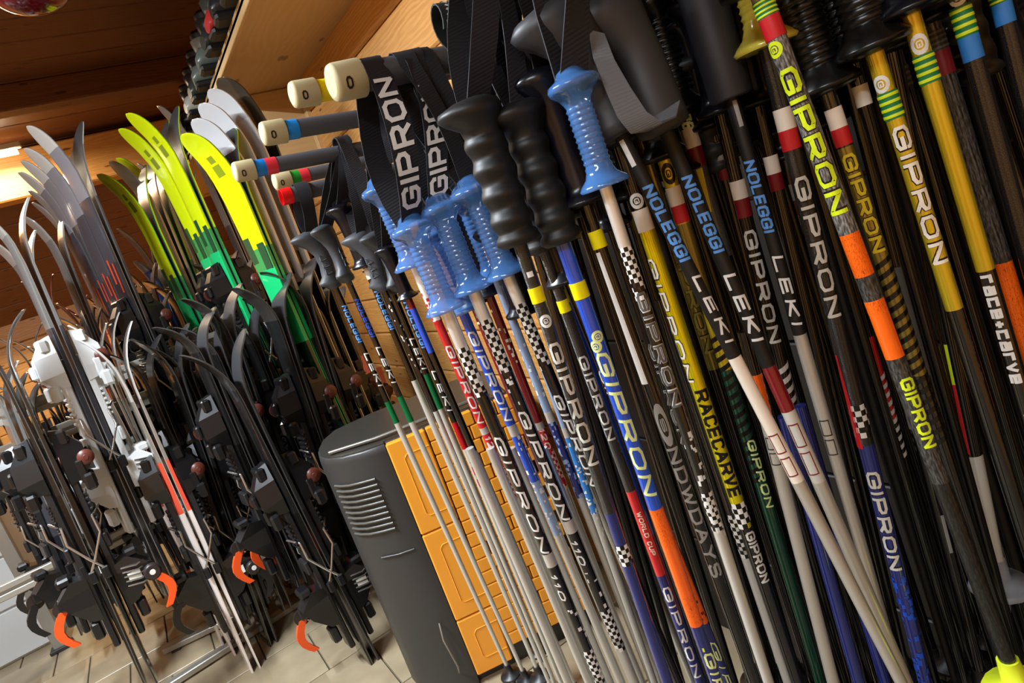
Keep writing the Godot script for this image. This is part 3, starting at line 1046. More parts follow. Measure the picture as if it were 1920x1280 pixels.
# ---------------------------------------------------------------- skis
# local frame: y from tail to tip, x out of the top sheet, z across
func ski_width(t: float, wd: float) -> float:
	var w := wd * (0.70 + 0.30 * pow(absf(t - 0.45) / 0.45, 1.7)) if t < 0.9 else wd
	if t > 0.9:
		w = wd * (1.0 - 0.06 * (t - 0.9) / 0.06) if t < 0.96 else wd * 0.94 * sqrt(maxf(0.0, 1.0 - pow((t - 0.96) / 0.04, 2.2)))
	if t < 0.03:
		w *= 0.8 + 0.2 * t / 0.03
	return w
func ski_off(t: float, curl: float) -> float:
	var k := clampf((t - 0.84) / 0.16, 0, 1)
	return curl * (0.25 * k * k + 0.75 * pow(k, 3.0)) + 0.008 * sin(t * PI) * -1.0 + 0.004
func ski_meshes(style: String, len: float) -> Array:
	var key := "ski" + style + str(snappedf(len, 0.05))
	if mesh_store.has(key):
		return mesh_store[key]
	var S: Dictionary = STYLES[style]
	var wd: float = S.get("w", 0.11)
	var curl: float = S.get("curl", 0.075)
	var ts := []
	for i in 19:
		ts.append(i / 20.0)
	for k in [0.925, 0.95, 0.96, 0.968, 0.976, 0.984, 0.99, 0.995, 0.998, 1.0]:
		ts.append(k)
	var cuts: Array = S.z      # [t start, colour] from tail up
	var top := []; var cols := []; var base := []; var sl := []; var sr := []; var wl := []; var wr := []
	var all := ts.duplicate()
	for c in cuts:
		if c[0] > 0.0:
			all.append(c[0]); all.append(c[0] + 0.0005)
	all.sort()
	for t: float in all:
		var w := maxf(ski_width(t, wd) / 2.0, 0.001)
		var x := ski_off(t, curl)
		var th := 0.009 + 0.014 * clampf(1.0 - absf(t - 0.47) / 0.42, 0, 1)
		var y := t * len
		top.append(PackedVector3Array([Vector3(x + th * 0.75, y, -w), Vector3(x + th, y, -w * 0.72), Vector3(x + th, y, w * 0.72), Vector3(x + th * 0.75, y, w)]))
		base.append(PackedVector3Array([Vector3(x, y, -w), Vector3(x, y, w)]))
		sl.append(PackedVector3Array([Vector3(x, y, -w), Vector3(x + 0.0028, y, -w)]))
		sr.append(PackedVector3Array([Vector3(x, y, w), Vector3(x + 0.0028, y, w)]))
		wl.append(PackedVector3Array([Vector3(x + 0.0028, y, -w), Vector3(x + th * 0.75, y, -w)]))
		wr.append(PackedVector3Array([Vector3(x + 0.0028, y, w), Vector3(x + th * 0.75, y, w)]))
		var cc: Color = cuts[0][1]
		for c in cuts:
			if t >= c[0] + 0.0004 or c[0] == 0.0:
				cc = c[1]
		cols.append(cc.srgb_to_linear())
	var a := MB.new()
	a.loft(top, false, false, cols)
	a.loft(wl, false, false, cols)
	a.loft(wr, false, false, cols)
	if S.has("marks"):
		for mk in S.marks:      # [t0, t1, z0, z1, colour]
			a.lin(mk[4])
			var t0: float = mk[0]; var t1: float = mk[1]
			var w0 := ski_width(t0, wd) / 2; var w1 := ski_width(t1, wd) / 2
			var x0 := ski_off(t0, curl) + 0.009 + 0.014 * clampf(1.0 - absf(t0 - 0.47) / 0.42, 0, 1) + 0.0006
			var x1 := ski_off(t1, curl) + 0.009 + 0.014 * clampf(1.0 - absf(t1 - 0.47) / 0.42, 0, 1) + 0.0006
			a.face([Vector3(x0, t0 * len, w0 * mk[2]), Vector3(x0, t0 * len, w0 * mk[3]), Vector3(x1, t1 * len, w1 * mk[3]), Vector3(x1, t1 * len, w1 * mk[2])])
	var b := MB.new()
	b.lin(S.get("base", Color("3a3a3c")))
	b.loft(base, false)
	var e := MB.new()
	e.lin(S.get("edge", Color("b8b8b4")))
	e.loft(sl, false)
	e.loft(sr, false)
	var out := [a.mesh(), b.mesh(), e.mesh()]
	mesh_store[key] = out
	return out
func binding_meshes() -> Dictionary:
	if mesh_store.has("binding"):
		return mesh_store["binding"]
	var d := {}
	var mb := MB.new()
	mb.col = Color.WHITE
	# toe piece: wedge body with wings and a dial
	mb.hull([PackedVector3Array([Vector3(0.002, 0.0, -0.028), Vector3(0.002, 0.0, 0.028), Vector3(0.03, 0.005, 0.024), Vector3(0.03, 0.005, -0.024)]),
		PackedVector3Array([Vector3(0.002, 0.035, -0.034), Vector3(0.002, 0.035, 0.034), Vector3(0.05, 0.03, 0.03), Vector3(0.05, 0.03, -0.03)]),
		PackedVector3Array([Vector3(0.002, 0.08, -0.03), Vector3(0.002, 0.08, 0.03), Vector3(0.048, 0.075, 0.022), Vector3(0.048, 0.075, -0.022)]),
		PackedVector3Array([Vector3(0.002, 0.12, -0.02), Vector3(0.002, 0.12, 0.02), Vector3(0.02, 0.115, 0.014), Vector3(0.02, 0.115, -0.014)])])
	mb.box(Vector3(0.036, -0.005, -0.034), Vector3(0.022, 0.036, 0.018), 0.005)
	mb.box(Vector3(0.036, -0.005, 0.034), Vector3(0.022, 0.036, 0.018), 0.005)
	mb.box(Vector3(0.054, 0.05, 0), Vector3(0.012, 0.03, 0.03), 0.004)
	mb.box(Vector3(0.02, 0.1, 0), Vector3(0.02, 0.03, 0.056), 0.004)
	mb.box(Vector3(0.03, 0.02, 0.03), Vector3(0.016, 0.05, 0.008), 0.003)
	d.toe = mb.mesh()
	mb = MB.new()
	mb.col = Color.WHITE
	# heel piece: track, housing, cup
	mb.box(Vector3(0.008, -0.07, 0), Vector3(0.014, 0.2, 0.05), 0.003)
	mb.hull([PackedVector3Array([Vector3(0.01, -0.1, -0.026), Vector3(0.01, -0.1, 0.026), Vector3(0.03, -0.095, 0.022), Vector3(0.03, -0.095, -0.022)]),
		PackedVector3Array([Vector3(0.01, -0.06, -0.03), Vector3(0.01, -0.06, 0.03), Vector3(0.062, -0.055, 0.027), Vector3(0.062, -0.055, -0.027)]),
		PackedVector3Array([Vector3(0.01, -0.02, -0.03), Vector3(0.01, -0.02, 0.03), Vector3(0.075, -0.025, 0.026), Vector3(0.075, -0.025, -0.026)]),
		PackedVector3Array([Vector3(0.01, 0.0, -0.026), Vector3(0.01, 0.0, 0.026), Vector3(0.04, 0.008, 0.03), Vector3(0.04, 0.008, -0.03)])])
	mb.box(Vector3(0.05, 0.01, 0), Vector3(0.03, 0.02, 0.05), 0.005)
	mb.box(Vector3(0.03, -0.12, 0), Vector3(0.02, 0.04, 0.036), 0.004)
	mb.box(Vector3(0.07, -0.04, 0.018), Vector3(0.02, 0.03, 0.014), 0.004)
	d.heel = mb.mesh()
	mb = MB.new()
	mb.col = Color.WHITE
	var lv := []
	for e in 7:
		var t := e / 6.0
		var c := Vector3(0.074 + 0.022 * sin(t * PI) + 0.004 * t, -0.055 - 0.085 * t, 0.03)
		var hw := 0.011 * (1.0 - 0.35 * t)
		lv.append(PackedVector3Array([c + Vector3(-hw, 0, -0.006), c + Vector3(hw, 0, -0.006), c + Vector3(hw, 0, 0.006), c + Vector3(-hw, 0, 0.006)]))
	mb.hull(lv)
	d.lever = mb.mesh()
	mb = MB.new()
	mb.col = Color.WHITE
	for s in [-1, 1]:
		mb.tube([Vector3(0.012, 0.06, s * 0.03), Vector3(0.014, 0.02, s * 0.046), Vector3(-0.012, -0.03, s * 0.052), Vector3(-0.03, -0.06, s * 0.05)], 0.0028, 6)
	mb.tube([Vector3(0.012, 0.06, -0.03), Vector3(0.03, 0.075, 0), Vector3(0.012, 0.06, 0.03)], 0.0028, 6)
	d.brake = mb.mesh()
	mb = MB.new()
	mb.col = Color.WHITE
	mb.box(Vector3(0, 0, 0), Vector3(0.016, 0.03, 0.012), 0.003)
	d.foot = mb.mesh()
	mb = MB.new()
	mb.col = Color.WHITE
	mb.box(Vector3(0.04, -0.04, 0.029), Vector3(0.026, 0.02, 0.002), 0.0)
	d.sticker = mb.mesh()
	mb = MB.new()
	mb.col = Color.WHITE
	mb.T = Transform3D(Basis(Vector3(1, 0, 0), PI / 2), Vector3(0.045, 0.045, 0.024))
	mb.lathe([[0, 0.017], [0.008, 0.016], [0.009, 0.006], [0.011, 0.005]], 14)
	d.dial = mb.mesh()
	mb = MB.new()
	mb.col = Color.WHITE
	mb.T = Transform3D(Basis(Vector3(1, 0, 0), PI / 2), Vector3(0.074, -0.05, 0.026))
	mb.lathe([[0, 0.02], [0.01, 0.019], [0.012, 0.015]], 14)
	d.disc = mb.mesh()
	mb = MB.new()
	mb.col = Color.WHITE
	mb.T = Transform3D(Basis(Vector3(1, 0, 0), PI / 2), Vector3(0.074, -0.05, 0.037))
	mb.lathe([[0, 0.007], [0.002, 0.006]], 12)
	d.dot = mb.mesh()
	mb = MB.new()
	mb.col = Color.WHITE
	mb.box(Vector3(0.012, 0, 0), Vector3(0.022, 0.5, 0.062), 0.004)
	for i in 6:
		mb.box(Vector3(0.026, 0.02 + i * 0.018, 0), Vector3(0.01, 0.009, 0.066), 0.002)
	mb.box(Vector3(0.03, -0.06, 0), Vector3(0.016, 0.05, 0.07), 0.004)
	d.plate = mb.mesh()
	mb = MB.new()
	mb.col = Color.WHITE
	mb.hull([PackedVector3Array([Vector3(0.03, 0.07, -0.018), Vector3(0.03, 0.07, 0.026), Vector3(0.052, 0.07, 0.024), Vector3(0.052, 0.07, -0.018)]), PackedVector3Array([Vector3(0.034, 0.12, -0.014), Vector3(0.034, 0.12, 0.018), Vector3(0.06, 0.115, 0.014), Vector3(0.06, 0.115, -0.012)])])
	d.latch = mb.mesh()
	mb = MB.new()
	mb.col = Color.WHITE
	for i in 5:
		var y := -0.012 - i * 0.011
		mb.tube([Vector3(0.02, y, 0.03), Vector3(0.05, y - 0.006, 0.034), Vector3(0.066, y - 0.006, 0.02)], 0.0022, 5)
	d.spring = mb.mesh()
	mesh_store["binding"] = d
	return d
func tinted(key: String, k: Color, rough: float, metal := 0.0) -> Material:
	if not M.has(key):
		mat(key, rough, metal, {"color": k, "vc": false})
	return M[key]
func one_ski(style: String, len: float, at: Vector3, up: Vector3, out: Vector3, bind: String, label: String, group: String) -> void:
	var o := thing("ski", at, label, "ski", group)
	var x := (out - up * out.dot(up)).normalized()
	o.basis = Basis(x, up, x.cross(up))
	var ms := ski_meshes(style, len)
	var L := snappedf(len, 0.05)
	put(ms[0], "top_sheet", M.ski_top, o)
	put(ms[1], "base", M.plastic, o)
	put(ms[2], "edges", M.ski_edge, o)
	o.set_meta("len", L)
	if bind == "":
		return
	var b := binding_meshes()
	var body := tinted("bind_black", Color("151517"), 0.28)
	if bind == "white":
		body = tinted("bind_white", Color("dfe2e4"), 0.35)
	if bind == "grey":
		body = tinted("bind_grey", Color("6d6f68"), 0.35)
	var lev := tinted("lever_orange", Color("e8541c"), 0.35)
	if bind == "white":
		lev = tinted("lever_pale", Color("d6d8da"), 0.35)
	if bind == "plain":
		lev = body
	var th := 0.022
	var toe := put(b.toe, "toe_piece", body, o)
	toe.position = Vector3(th - 0.004, len * 0.56, 0)
	toe.scale = Vector3(1.5, 1.55, 1.25)
	if bind == "pink":
		put(b.latch, "latch", tinted("latch_" + bind, Color("e0522a") if bind == "orange" else Color("d8726a"), 0.35), toe)
	put(b.dial, "dial", tinted("dial", Color("5a2a20") if bind == "orange" else Color("8a8a88"), 0.4), toe)
	var plate := put(b.plate, "plate", tinted("plate", Color("d8dadb") if bind == "white" else Color("202022"), 0.35) if bind != "white" else body, o)
	plate.position = Vector3(th - 0.004, len * 0.56 - 0.15, 0)
	var heel := put(b.heel, "heel_piece", body, o)
	heel.position = Vector3(th - 0.004, len * 0.56 - 0.3, 0)
	heel.scale = Vector3(1.45, 1.5, 1.25)
	put(b.lever, "lever", lev, heel)
	put(b.disc, "lever_hub", tinted("hub", Color("d6d8da") if bind == "white" else Color("2a2220"), 0.4) if bind != "white" else body, heel)
	put(b.dot, "hub_cap", tinted("hub_cap", Color("e4e4de"), 0.5), heel)
	put(b.sticker, "sticker", tinted("sticker", Color("e9ece4"), 0.5), heel)
	if bind != "plain":
		put(b.spring, "spring", tinted("spring", Color("b4b4b2"), 0.2, 0.9), heel)
	var br := put(b.brake, "brake", tinted("brake_wire", Color("c8c8c8"), 0.15, 0.9), o)
	br.position = Vector3(th - 0.004, len * 0.56 - 0.2, 0)
	br.scale = Vector3(1.5, 1.4, 1.1)
	for s in [-1, 1]:
		put(b.foot, "brake_foot", tinted("bind_black", Color("151517"), 0.28), br).position = Vector3(-0.03, -0.072, s * 0.05)
# a pair stands sole to sole in the rack
func ski_pair(tx, ty, bx, by, d, yaw, style: String, bind: String, look: String, group: String, gap := 0.016, both := true) -> void:
	var a := pt(tx, ty, d)
	var b := plumb(a, bx, by)
	var up := (a - b).normalized()
	var len := (a - b).length()
	var n := Vector3(-cos(deg_to_rad(yaw)), 0, sin(deg_to_rad(yaw)))
	one_ski(style, len, b + n * gap / 2, up, n, bind, look, group)
	if both:
		one_ski(style, len, b - n * gap / 2, up, -n, bind, look, group)

# ---------------------------------------------------------------- boots
func boot(at: Vector3, turn: float, shell: Color, cuff: Color, label: String, sc := 1.0) -> void:
	var o := thing("ski_boot", at, label, "ski boot", "boots standing on the high shelf")
	o.rotation.y = turn
	o.scale = Vector3(sc, sc, sc)
	# local: toe towards -x, y up
	var mb := MB.new()
	mb.lin(Color("141414"))
	mb.box(Vector3(-0.01, 0.013, 0), Vector3(0.31, 0.026, 0.075), 0.008)
	build(mb, "sole", M.matte, o)
	mb = MB.new()
	mb.lin(shell)
	var rs := []
	for r in [[-0.165, 0.04, 0.02, 0.03], [-0.15, 0.05, 0.035, 0.04], [-0.1, 0.06, 0.045, 0.05], [-0.04, 0.075, 0.058, 0.05], [0.02, 0.095, 0.078, 0.05], [0.08, 0.1, 0.082, 0.048], [0.12, 0.09, 0.072, 0.042], [0.14, 0.07, 0.045, 0.03]]:
		var ring := PackedVector3Array()
		for j in 14:
			var an := TAU * j / 14
			ring.append(Vector3(r[0], r[1] + sin(an) * r[2], cos(an) * r[3]))
		rs.append(ring)
	mb.loft(rs, true, true)
	build(mb, "shell", M.plastic, o)
	mb = MB.new()
	mb.lin(cuff)
	mb.lathe([[0.12, 0.056, 0.06, 0, 0.85], [0.17, 0.062, 0.055, 0, 0.85], [0.22, 0.064, 0.045, 0, 0.85], [0.28, 0.068, 0.035, 0, 0.85], [0.31, 0.066, 0.03, 0, 0.85], [0.31, 0.056, 0.03, 0, 0.85]], 16, false)
	build(mb, "cuff", M.plastic, o)
	mb = MB.new()
	mb.lin(Color("1c1c1e"))
	mb.lathe([[0.25, 0.054, 0.04, 0, 0.85], [0.33, 0.058, 0.028, 0, 0.85], [0.345, 0.05, 0.028, 0, 0.85], [0.3, 0.04, 0.03, 0, 0.85]], 14, true)
	build(mb, "liner", M.rubber, o)
	for q in [[-0.08, 0.1, 0.046], [-0.02, 0.125, 0.05], [0.0, 0.19, 0.05], [-0.01, 0.255, 0.05]]:
		mb = MB.new()
		mb.lin(Color("b9b9b6"))
		mb.box(Vector3(q[0], q[1], q[2]), Vector3(0.05, 0.016, 0.012), 0.004)
		build(mb, "buckle", M.metal, o)
	mb = MB.new()
	mb.lin(Color("e2e2dc"))
	mb.box(Vector3(0.1, 0.09, 0.05), Vector3(0.035, 0.02, 0.002))
	build(mb, "size_sticker", M.print, o)

# ---------------------------------------------------------------- what hangs and stands where
var STYLES := {
	"yellow": {"w": 0.125, "curl": 0.085, "edge": Color("2fae6c"), "z": [[0.0, Color("c6d420")], [0.1, Color("1c2a1e")], [0.3, Color("17301f")], [0.5, Color("1fb56a")], [0.68, Color("3a8a4a")], [0.73, Color("c9d912")]], "marks": [[0.9, 0.925, -0.35, 0.3, Color("7d8a20")], [0.93, 0.945, -0.3, 0.2, Color("7d8a20")], [0.68, 0.74, -0.9, -0.2, Color("2a4a30")], [0.7, 0.76, 0.3, 0.9, Color("2a4a30")]]},
	"grey": {"w": 0.115, "curl": 0.08, "edge": Color("8c8c8e"), "z": [[0.0, Color("17181c")], [0.6, Color("2c2d34")], [0.72, Color("3c3c42")], [0.85, Color("77757a")], [0.95, Color("b0ada8")]], "marks": [[0.66, 0.72, -0.6, -0.3, Color("c8452c")], [0.68, 0.73, 0.2, 0.5, Color("c8452c")], [0.6, 0.65, -0.2, 0.2, Color("b04030")]]},
	"white": {"w": 0.125, "curl": 0.08, "edge": Color("d4d4d2"), "base": Color("2a2a2a"), "z": [[0.0, Color("202020")], [0.3, Color("1a1a1c")], [0.6, Color("d8d9dc")], [0.93, Color("c2c2c4")]], "marks": [[0.62, 0.65, -0.5, 0.2, Color("2a2a2a")], [0.85, 0.86, -0.2, 0.2, Color("a0a0a0")]]},
	"slate": {"w": 0.13, "curl": 0.08, "edge": Color("7a6f5c"), "z": [[0.0, Color("1c1b1b")], [0.6, Color("28241f")], [0.85, Color("4a4036")]], "marks": [[0.6, 0.66, -0.5, 0.3, Color("e8581c")], [0.7, 0.75, -0.4, 0.3, Color("e8581c")]]},
	"black": {"w": 0.13, "curl": 0.09, "edge": Color("6d6c6a"), "z": [[0.0, Color("141414")], [0.55, Color("1e1d1d")], [0.88, Color("3a3632")]], "marks": [[0.46, 0.49, -0.2, 0.7, Color("e8581c")], [0.51, 0.54, -0.2, 0.7, Color("e8581c")]]},
	"silver": {"w": 0.1, "curl": 0.07, "edge": Color("b0b0ae"), "z": [[0.0, Color("26262a")], [0.4, Color("3c3c40")], [0.7, Color("6e6c69")], [0.92, Color("8e8b86")]]},
	"kid": {"w": 0.095, "curl": 0.075, "edge": Color("e9e4e0"), "z": [[0.0, Color("efe6e2")], [0.52, Color("ee5a40")], [0.66, Color("8f8a80")], [0.82, Color("c9c8c4")]]},
	"red": {"w": 0.095, "curl": 0.06, "edge": Color("a05048"), "z": [[0.0, Color("4a1a18")], [0.4, Color("b02c24")], [0.9, Color("3a2a26")]]},
	"blue": {"w": 0.1, "curl": 0.06, "edge": Color("707070"), "z": [[0.0, Color("1c1c20")], [0.5, Color("2050b0")], [0.95, Color("a0a0a4")]]},
	"olive": {"w": 0.1, "curl": 0.06, "edge": Color("8a8a6a"), "z": [[0.0, Color("a09a38")], [0.3, Color("6a6a30")], [0.6, Color("3a3a34")]]}}

func all_pegs() -> void:
	peg(620, 157, 0.83, [], true, "thick dark rod with a pale rubber cap carrying printed straps", 0, 0.0, 0.019)
	peg(546, 179, 1.05, [Color("f0d800")], true, "dark peg with a single yellow ring behind its pale cap", 0, 0.03)
	peg(490, 252, 1.17, [Color("1787d8")], true, "dark peg with a single blue ring behind its pale cap", 0, 0.05)
	peg(438, 324, 1.36, [Color("1778c8"), Color("d83240")], true, "dark peg with a blue and a red ring behind its cap", 0, 0.05)
	peg(513, 342, 1.62, [Color("1d8a2e"), Color("d83240")], true, "dark peg with a green and a red ring behind its cap", 0, 0.03)
	peg(527, 370, 1.5, [Color("f01818")], false, "short capless peg with a bright red tube end", 0, 0.03, 0.018)
	for q in [[-0.6, 1.63, 0.4], [-0.48, 1.64, 0.42], [-0.36, 1.66, 0.5], [-0.24, 1.68, 0.55]]:
		peg_at(Vector3(q[2], q[1], q[0]), [], true, "dark rod holding the crowded black poles beside the wall")

func all_poles() -> void:
	var K := ["gloss", "k"]
	var S := []
	# --- row on the far pegs: grey hooked grips, black upper shafts, bare lower shafts
	S.append({"p": [630, 540, 965, 1280], "d": 1.58, "w": 12, "g": "hooked", "gr": 10, "gs": 1.05, "span": 1.2, "z": [[0, "gloss", "k"], [752, "metal", "g"], [792, "metal", "s"]], "t": [["NOLEGGI", 572, 640, "lb"], ["LEKI", 660, 722, "w", 10]], "label": "black pole with green band and bare shaft in front of the orange tiles"})
	S.append({"p": [654, 528, 990, 1280], "d": 1.53, "w": 12, "g": "hooked", "gr": 60, "gs": 1.0, "span": 1.2, "z": [[0, "gloss", "k"], [742, "metal", "g"], [790, "metal", "s"]], "t": [["NOLEGGI", 560, 630, "b"], ["LEKI", 648, 716, "w", 0]], "label": "black pole with green band, second one crossing the stove"})
	S.append({"p": [686, 500, 1018, 1280], "d": 1.5, "w": 12.5, "g": "smooth", "gs": 1.1, "span": 1.2, "z": [[0, "gloss", "k"], [712, "metal", "s"]], "b": [[502, 522, "w"]], "t": [["NOLEGGI", 545, 616, "lb"]], "label": "slim black pole with white sticker under a smooth black grip"})
	S.append({"p": [738, 552, 1040, 1280], "d": 1.5, "w": 13, "g": "hooked", "gr": 0, "gs": 1.0, "span": 1.2, "z": [[0, "gloss", "k"], [700, "metal", "g"], [765, "metal", "s"]], "t": [["LEKI", 632, 690, "w"]], "label": "black pole with a wide green band beside the red-banded one"})
	S.append({"p": [752, 545, 1052, 1280], "d": 1.45, "w": 13, "g": "hooked", "gr": 40, "gs": 1.0, "span": 1.2, "z": [[0, "gloss", "k"], [790, "metal", "r"], [840, "metal", "s"]], "t": [["NOLEGGI", 565, 650, "lb"], ["LEKI", 692, 768, "w"], ["125", 858, 912, "r", 10, 1.0]], "x": [["bar", 768, 800, "w", 60, 0.5]], "label": "black pole with crimson band above a white printed shaft"})
	S.append({"p": [766, 560, 1075, 1280], "d": 1.4, "w": 13.5, "g": "smooth", "gs": 0.9, "span": 1.1, "z": [[0, "gloss", "dr"], [578, "gloss", "b"], [660, "gloss", "k"], [845, "metal", "s"]], "label": "slim pole with maroon collar and blue top half hidden"})
	S.append({"p": [722, 545, 1030, 1280], "d": 1.46, "w": 11, "g": "hooked", "gr": -20, "span": 1.2, "z": [[0, "gloss", "k"], [770, "metal", "s"]], "x": [["flakes", 560, 700, "s", 20]], "label": "thin black pole with scattered silver flecks, bare below"})
	S.append({"p": [700, 505, 1034, 1280], "d": 1.62, "w": 11, "g": "smooth", "span": 1.2, "z": [[0, "gloss", "k"], [800, "metal", "s"]], "label": "thin plain black pole, bare below, among the grey-gripped ones"})
	# --- blue clear grips
	S.append({"p": [777, 500, 975, 962], "d": 1.02, "w": 17, "g": "blue", "gs": 1.05, "span": 1.2, "st": {"w": 0.02, "peg": 1}, "z": [[0, "gloss", "t"], [600, "gloss", "r"], [800, "metal", "s"], [812, "gloss", "r"], [925, "metal", "s"]], "t": [["GIPRON", 645, 790, "t", -5, 1.3], ["120", 815, 855, "t", 0, 1.1]], "x": [["flakes", 540, 620, "r", 18], ["check", 880, 935, "r", "t"], ["flakes", 855, 900, "t", 12]], "label": "red pole with pale lettering and red-white chequers under blue grip"})
	S.append({"p": [838, 582, 1030, 1045], "d": 0.9, "w": 24, "g": "blue", "span": 1.15, "st": {"t": "GIPRON", "w": 0.034, "peg": 0, "dx": 0.025, "t0": 0.1, "tl": 0.82, "sag": 0.03}, "z": [[0, "metal", "w"], [735, "gloss", "k"], [1034, "metal", "s"], [1058, "gloss", "k"], [1215, "metal", "s"]], "t": [["GIPRON", 812, 1030, "w", -25, 1.2], ["110", 1068, 1118, "w", -35, 0.9]], "x": [["check", 650, 740, "k", "w"], ["check", 1215, 1275, "k", "w"], ["flakes", 1130, 1215, "w", 8]], "label": "white-topped pole turning chequered then black under the foremost blue grip"})
	S.append({"p": [868, 585, 1050, 1010], "d": 0.98, "w": 19, "span": 1.15, "g": "blue", "z": [[0, "gloss", "b"], [795, "metal", "s"], [815, "gloss", "b"], [900, "gloss", "sb"], [1000, "metal", "s"]], "t": [["GIPRON", 618, 785, "w", -8, 1.35]], "x": [["flakes", 880, 1010, "w", 26], ["flakes", 815, 880, "w", 8]], "st": {"w": 0.02, "peg": 1}, "label": "royal blue pole with white lettering and silver collar"})
	S.append({"p": [888, 545, 1070, 988], "d": 0.9, "w": 24, "g": "blue", "gr": 30, "span": 1.15, "st": {"t": "GIPRON", "w": 0.03, "peg": 0, "dx": 0.045, "t0": 0.05, "tl": 0.75, "sag": 0.02}, "z": [[0, "metal", "w"], [690, "gloss", "k"], [972, "metal", "s"], [995, "gloss", "k"], [1150, "metal", "s"]], "t": [["GIPRON", 765, 968, "w", -20, 1.3], ["110", 1005, 1052, "w", -30, 0.9]], "x": [["check", 598, 695, "k", "w"], ["check", 1140, 1215, "k", "w"], ["flakes", 700, 760, "w", 6], ["flakes", 1060, 1150, "w", 7]], "label": "white-topped pole turning chequered then black beside the royal blue one"})
	S.append({"p": [918, 555, 1085, 985], "d": 0.99, "w": 17, "span": 1.15, "g": "smooth", "z": [[0, "gloss", "dr"], [790, "metal", "s"], [803, "gloss", "r"], [910, "metal", "s"]], "t": [["120", 800, 838, "t", 0, 1.0]], "x": [["flakes", 560, 680, "t", 10], ["check", 845, 915, "r", "t"]], "st": {"w": 0.02, "peg": 1}, "label": "maroon pole with a red chequered cuff, half hidden"})
	S.append({"p": [952, 515, 1128, 935], "d": 0.88, "w": 23, "g": "blue", "gr": -20, "span": 1.1, "st": {"w": 0.026}, "z": [[0, "metal", "w"], [600, "gloss", "k"]], "t": [["GIPRON", 735, 905, "s", -20, 1.2]], "x": [["check", 568, 690, "k", "s"]], "label": "pale pole with black chequers next to the yellow-taped black one"})
	S.append({"p": [930, 520, 1100, 960], "d": 0.95, "w": 17, "span": 1.15, "g": "blue", "z": [[0, "gloss", "sb"], [770, "metal", "s"], [790, "gloss", "nb"], [930, "metal", "s"]], "x": [["flakes", 620, 760, "w", 14], ["flakes", 790, 930, "sb", 40]], "st": {"w": 0.02, "peg": 1}, "label": "pale steel-blue pole with silver collar and speckled lower half"})
	S.append({"p": [985, 590, 1115, 960], "d": 0.93, "w": 15, "span": 1.1, "g": "smooth", "z": [[0, "gloss", "sb"], [800, "metal", "s"], [818, "gloss", "bb"], [960, "metal", "s"]], "x": [["flakes", 830, 1000, "w", 40]], "label": "light blue pole with white specks below a silver collar"})
	S.append({"p": [890, 575, 1062, 985], "d": 1.02, "w": 15, "span": 1.15, "g": "smooth", "z": [[0, "gloss", "dr"], [760, "gloss", "m"], [900, "metal", "s"]], "x": [["flakes", 575, 610, "t", 10]], "st": {"w": 0.02, "peg": 1}, "label": "deep maroon pole squeezed behind the royal blue one"})
	# --- black finger grips
	S.append({"p": [975, 458, 1230, 1215], "d": 0.7, "w": 26, "g": "finger", "gs": 1.05, "span": 1.05, "st": {"w": 0.03, "dx": -0.02}, "z": [[0, "carbon", "cb"], [958, "gloss", "nb"]], "b": [[538, 566, "y"]], "t": [["GIPRON", 640, 868, "os", 0, 1.5, "k", 0.0]], "x": [["roundel", 588, 612, "w", "G"], ["check", 1018, 1055, "k", "w"], ["bar", 508, 518, "w", 0, 0.9]], "label": "black carbon pole with yellow tape and large silver lettering"})
	S.append({"p": [1020, 470, 1300, 1245], "d": 0.78, "w": 21, "g": "finger", "gs": 1.0, "span": 1.05, "z": [[0, "carbon", "cb"], [918, "gloss", "r"], [1075, "gloss", "nb"]], "b": [[562, 584, "y"]], "t": [["GIPRON", 665, 822, "os", -5, 1.3, "k", 0.0], ["WORLD CUP", 955, 1035, "t", 0, 0.7], ["GIPRON", 1095, 1265, "w", 0, 1.3, "", 0.0]], "label": "carbon pole with red sleeve above navy shaft and white lettering"})
	S.append({"p": [1030, 472, 1240, 1060], "d": 0.8, "w": 20, "span": 1.0, "g": "finger", "z": [[0, "gloss", "b"], [1000, "gloss", "nb"]], "b": [[542, 566, "y"]], "label": "plain blue pole with yellow tape, peeking from behind its twin"})
	S.append({"p": [1056, 455, 1325, 1225], "d": 0.72, "w": 30, "span": 1.0, "g": "finger", "gs": 1.05, "gr": 20, "z": [[0, "gloss", "b"], [950, "crack", "o"], [1020, "gloss", "o"], [1110, "crack", "o"], [1168, "gloss", "nb"]], "b": [[528, 558, "y"]], "t": [["GIPRON", 655, 922, "pl", -4, 1.5, "", 0.12], ["-", 1205, 1212, "l", -10, 1.0], ["GIP", 1215, 1290, "pl", 10, 1.2]], "x": [["roundel", 618, 640, "pl", "G", 12], ["roundel", 634, 656, "pl", "G", -28]], "label": "blue pole with lime lettering running into an orange flame sleeve"})
	S.append({"p": [1064, 530, 1370, 1290], "d": 0.8, "w": 20, "span": 1.0, "g": "smooth", "z": [[0, "gloss", "k"], [960, "crack", "o"], [1165, "gloss", "nb"]], "t": [["GIPRON", 690, 840, "s", -20, 1.2], ["GIP", 1195, 1290, "pl", 0, 1.1]], "x": [["flakes", 1000, 1160, "dr", 20]], "label": "dark pole with thinner orange flame print beside the blue one"})
	S.append({"p": [1098, 385, 1345, 1082], "d": 0.72, "w": 27, "g": "smooth", "gs": 1.1, "span": 1.0, "z": [[0, "gloss", "k"]], "b": [[432, 464, "y"]], "t": [["NDWDAYS", 835, 1075, "gy", 5, 1.5, "", 0.0]], "x": [["wedge", 470, 715, "w", -38, 0.7, 1.1], ["roundel", 752, 832, "gy", "S"]], "label": "black pole with yellow tape, white strip and large grey lettering"})
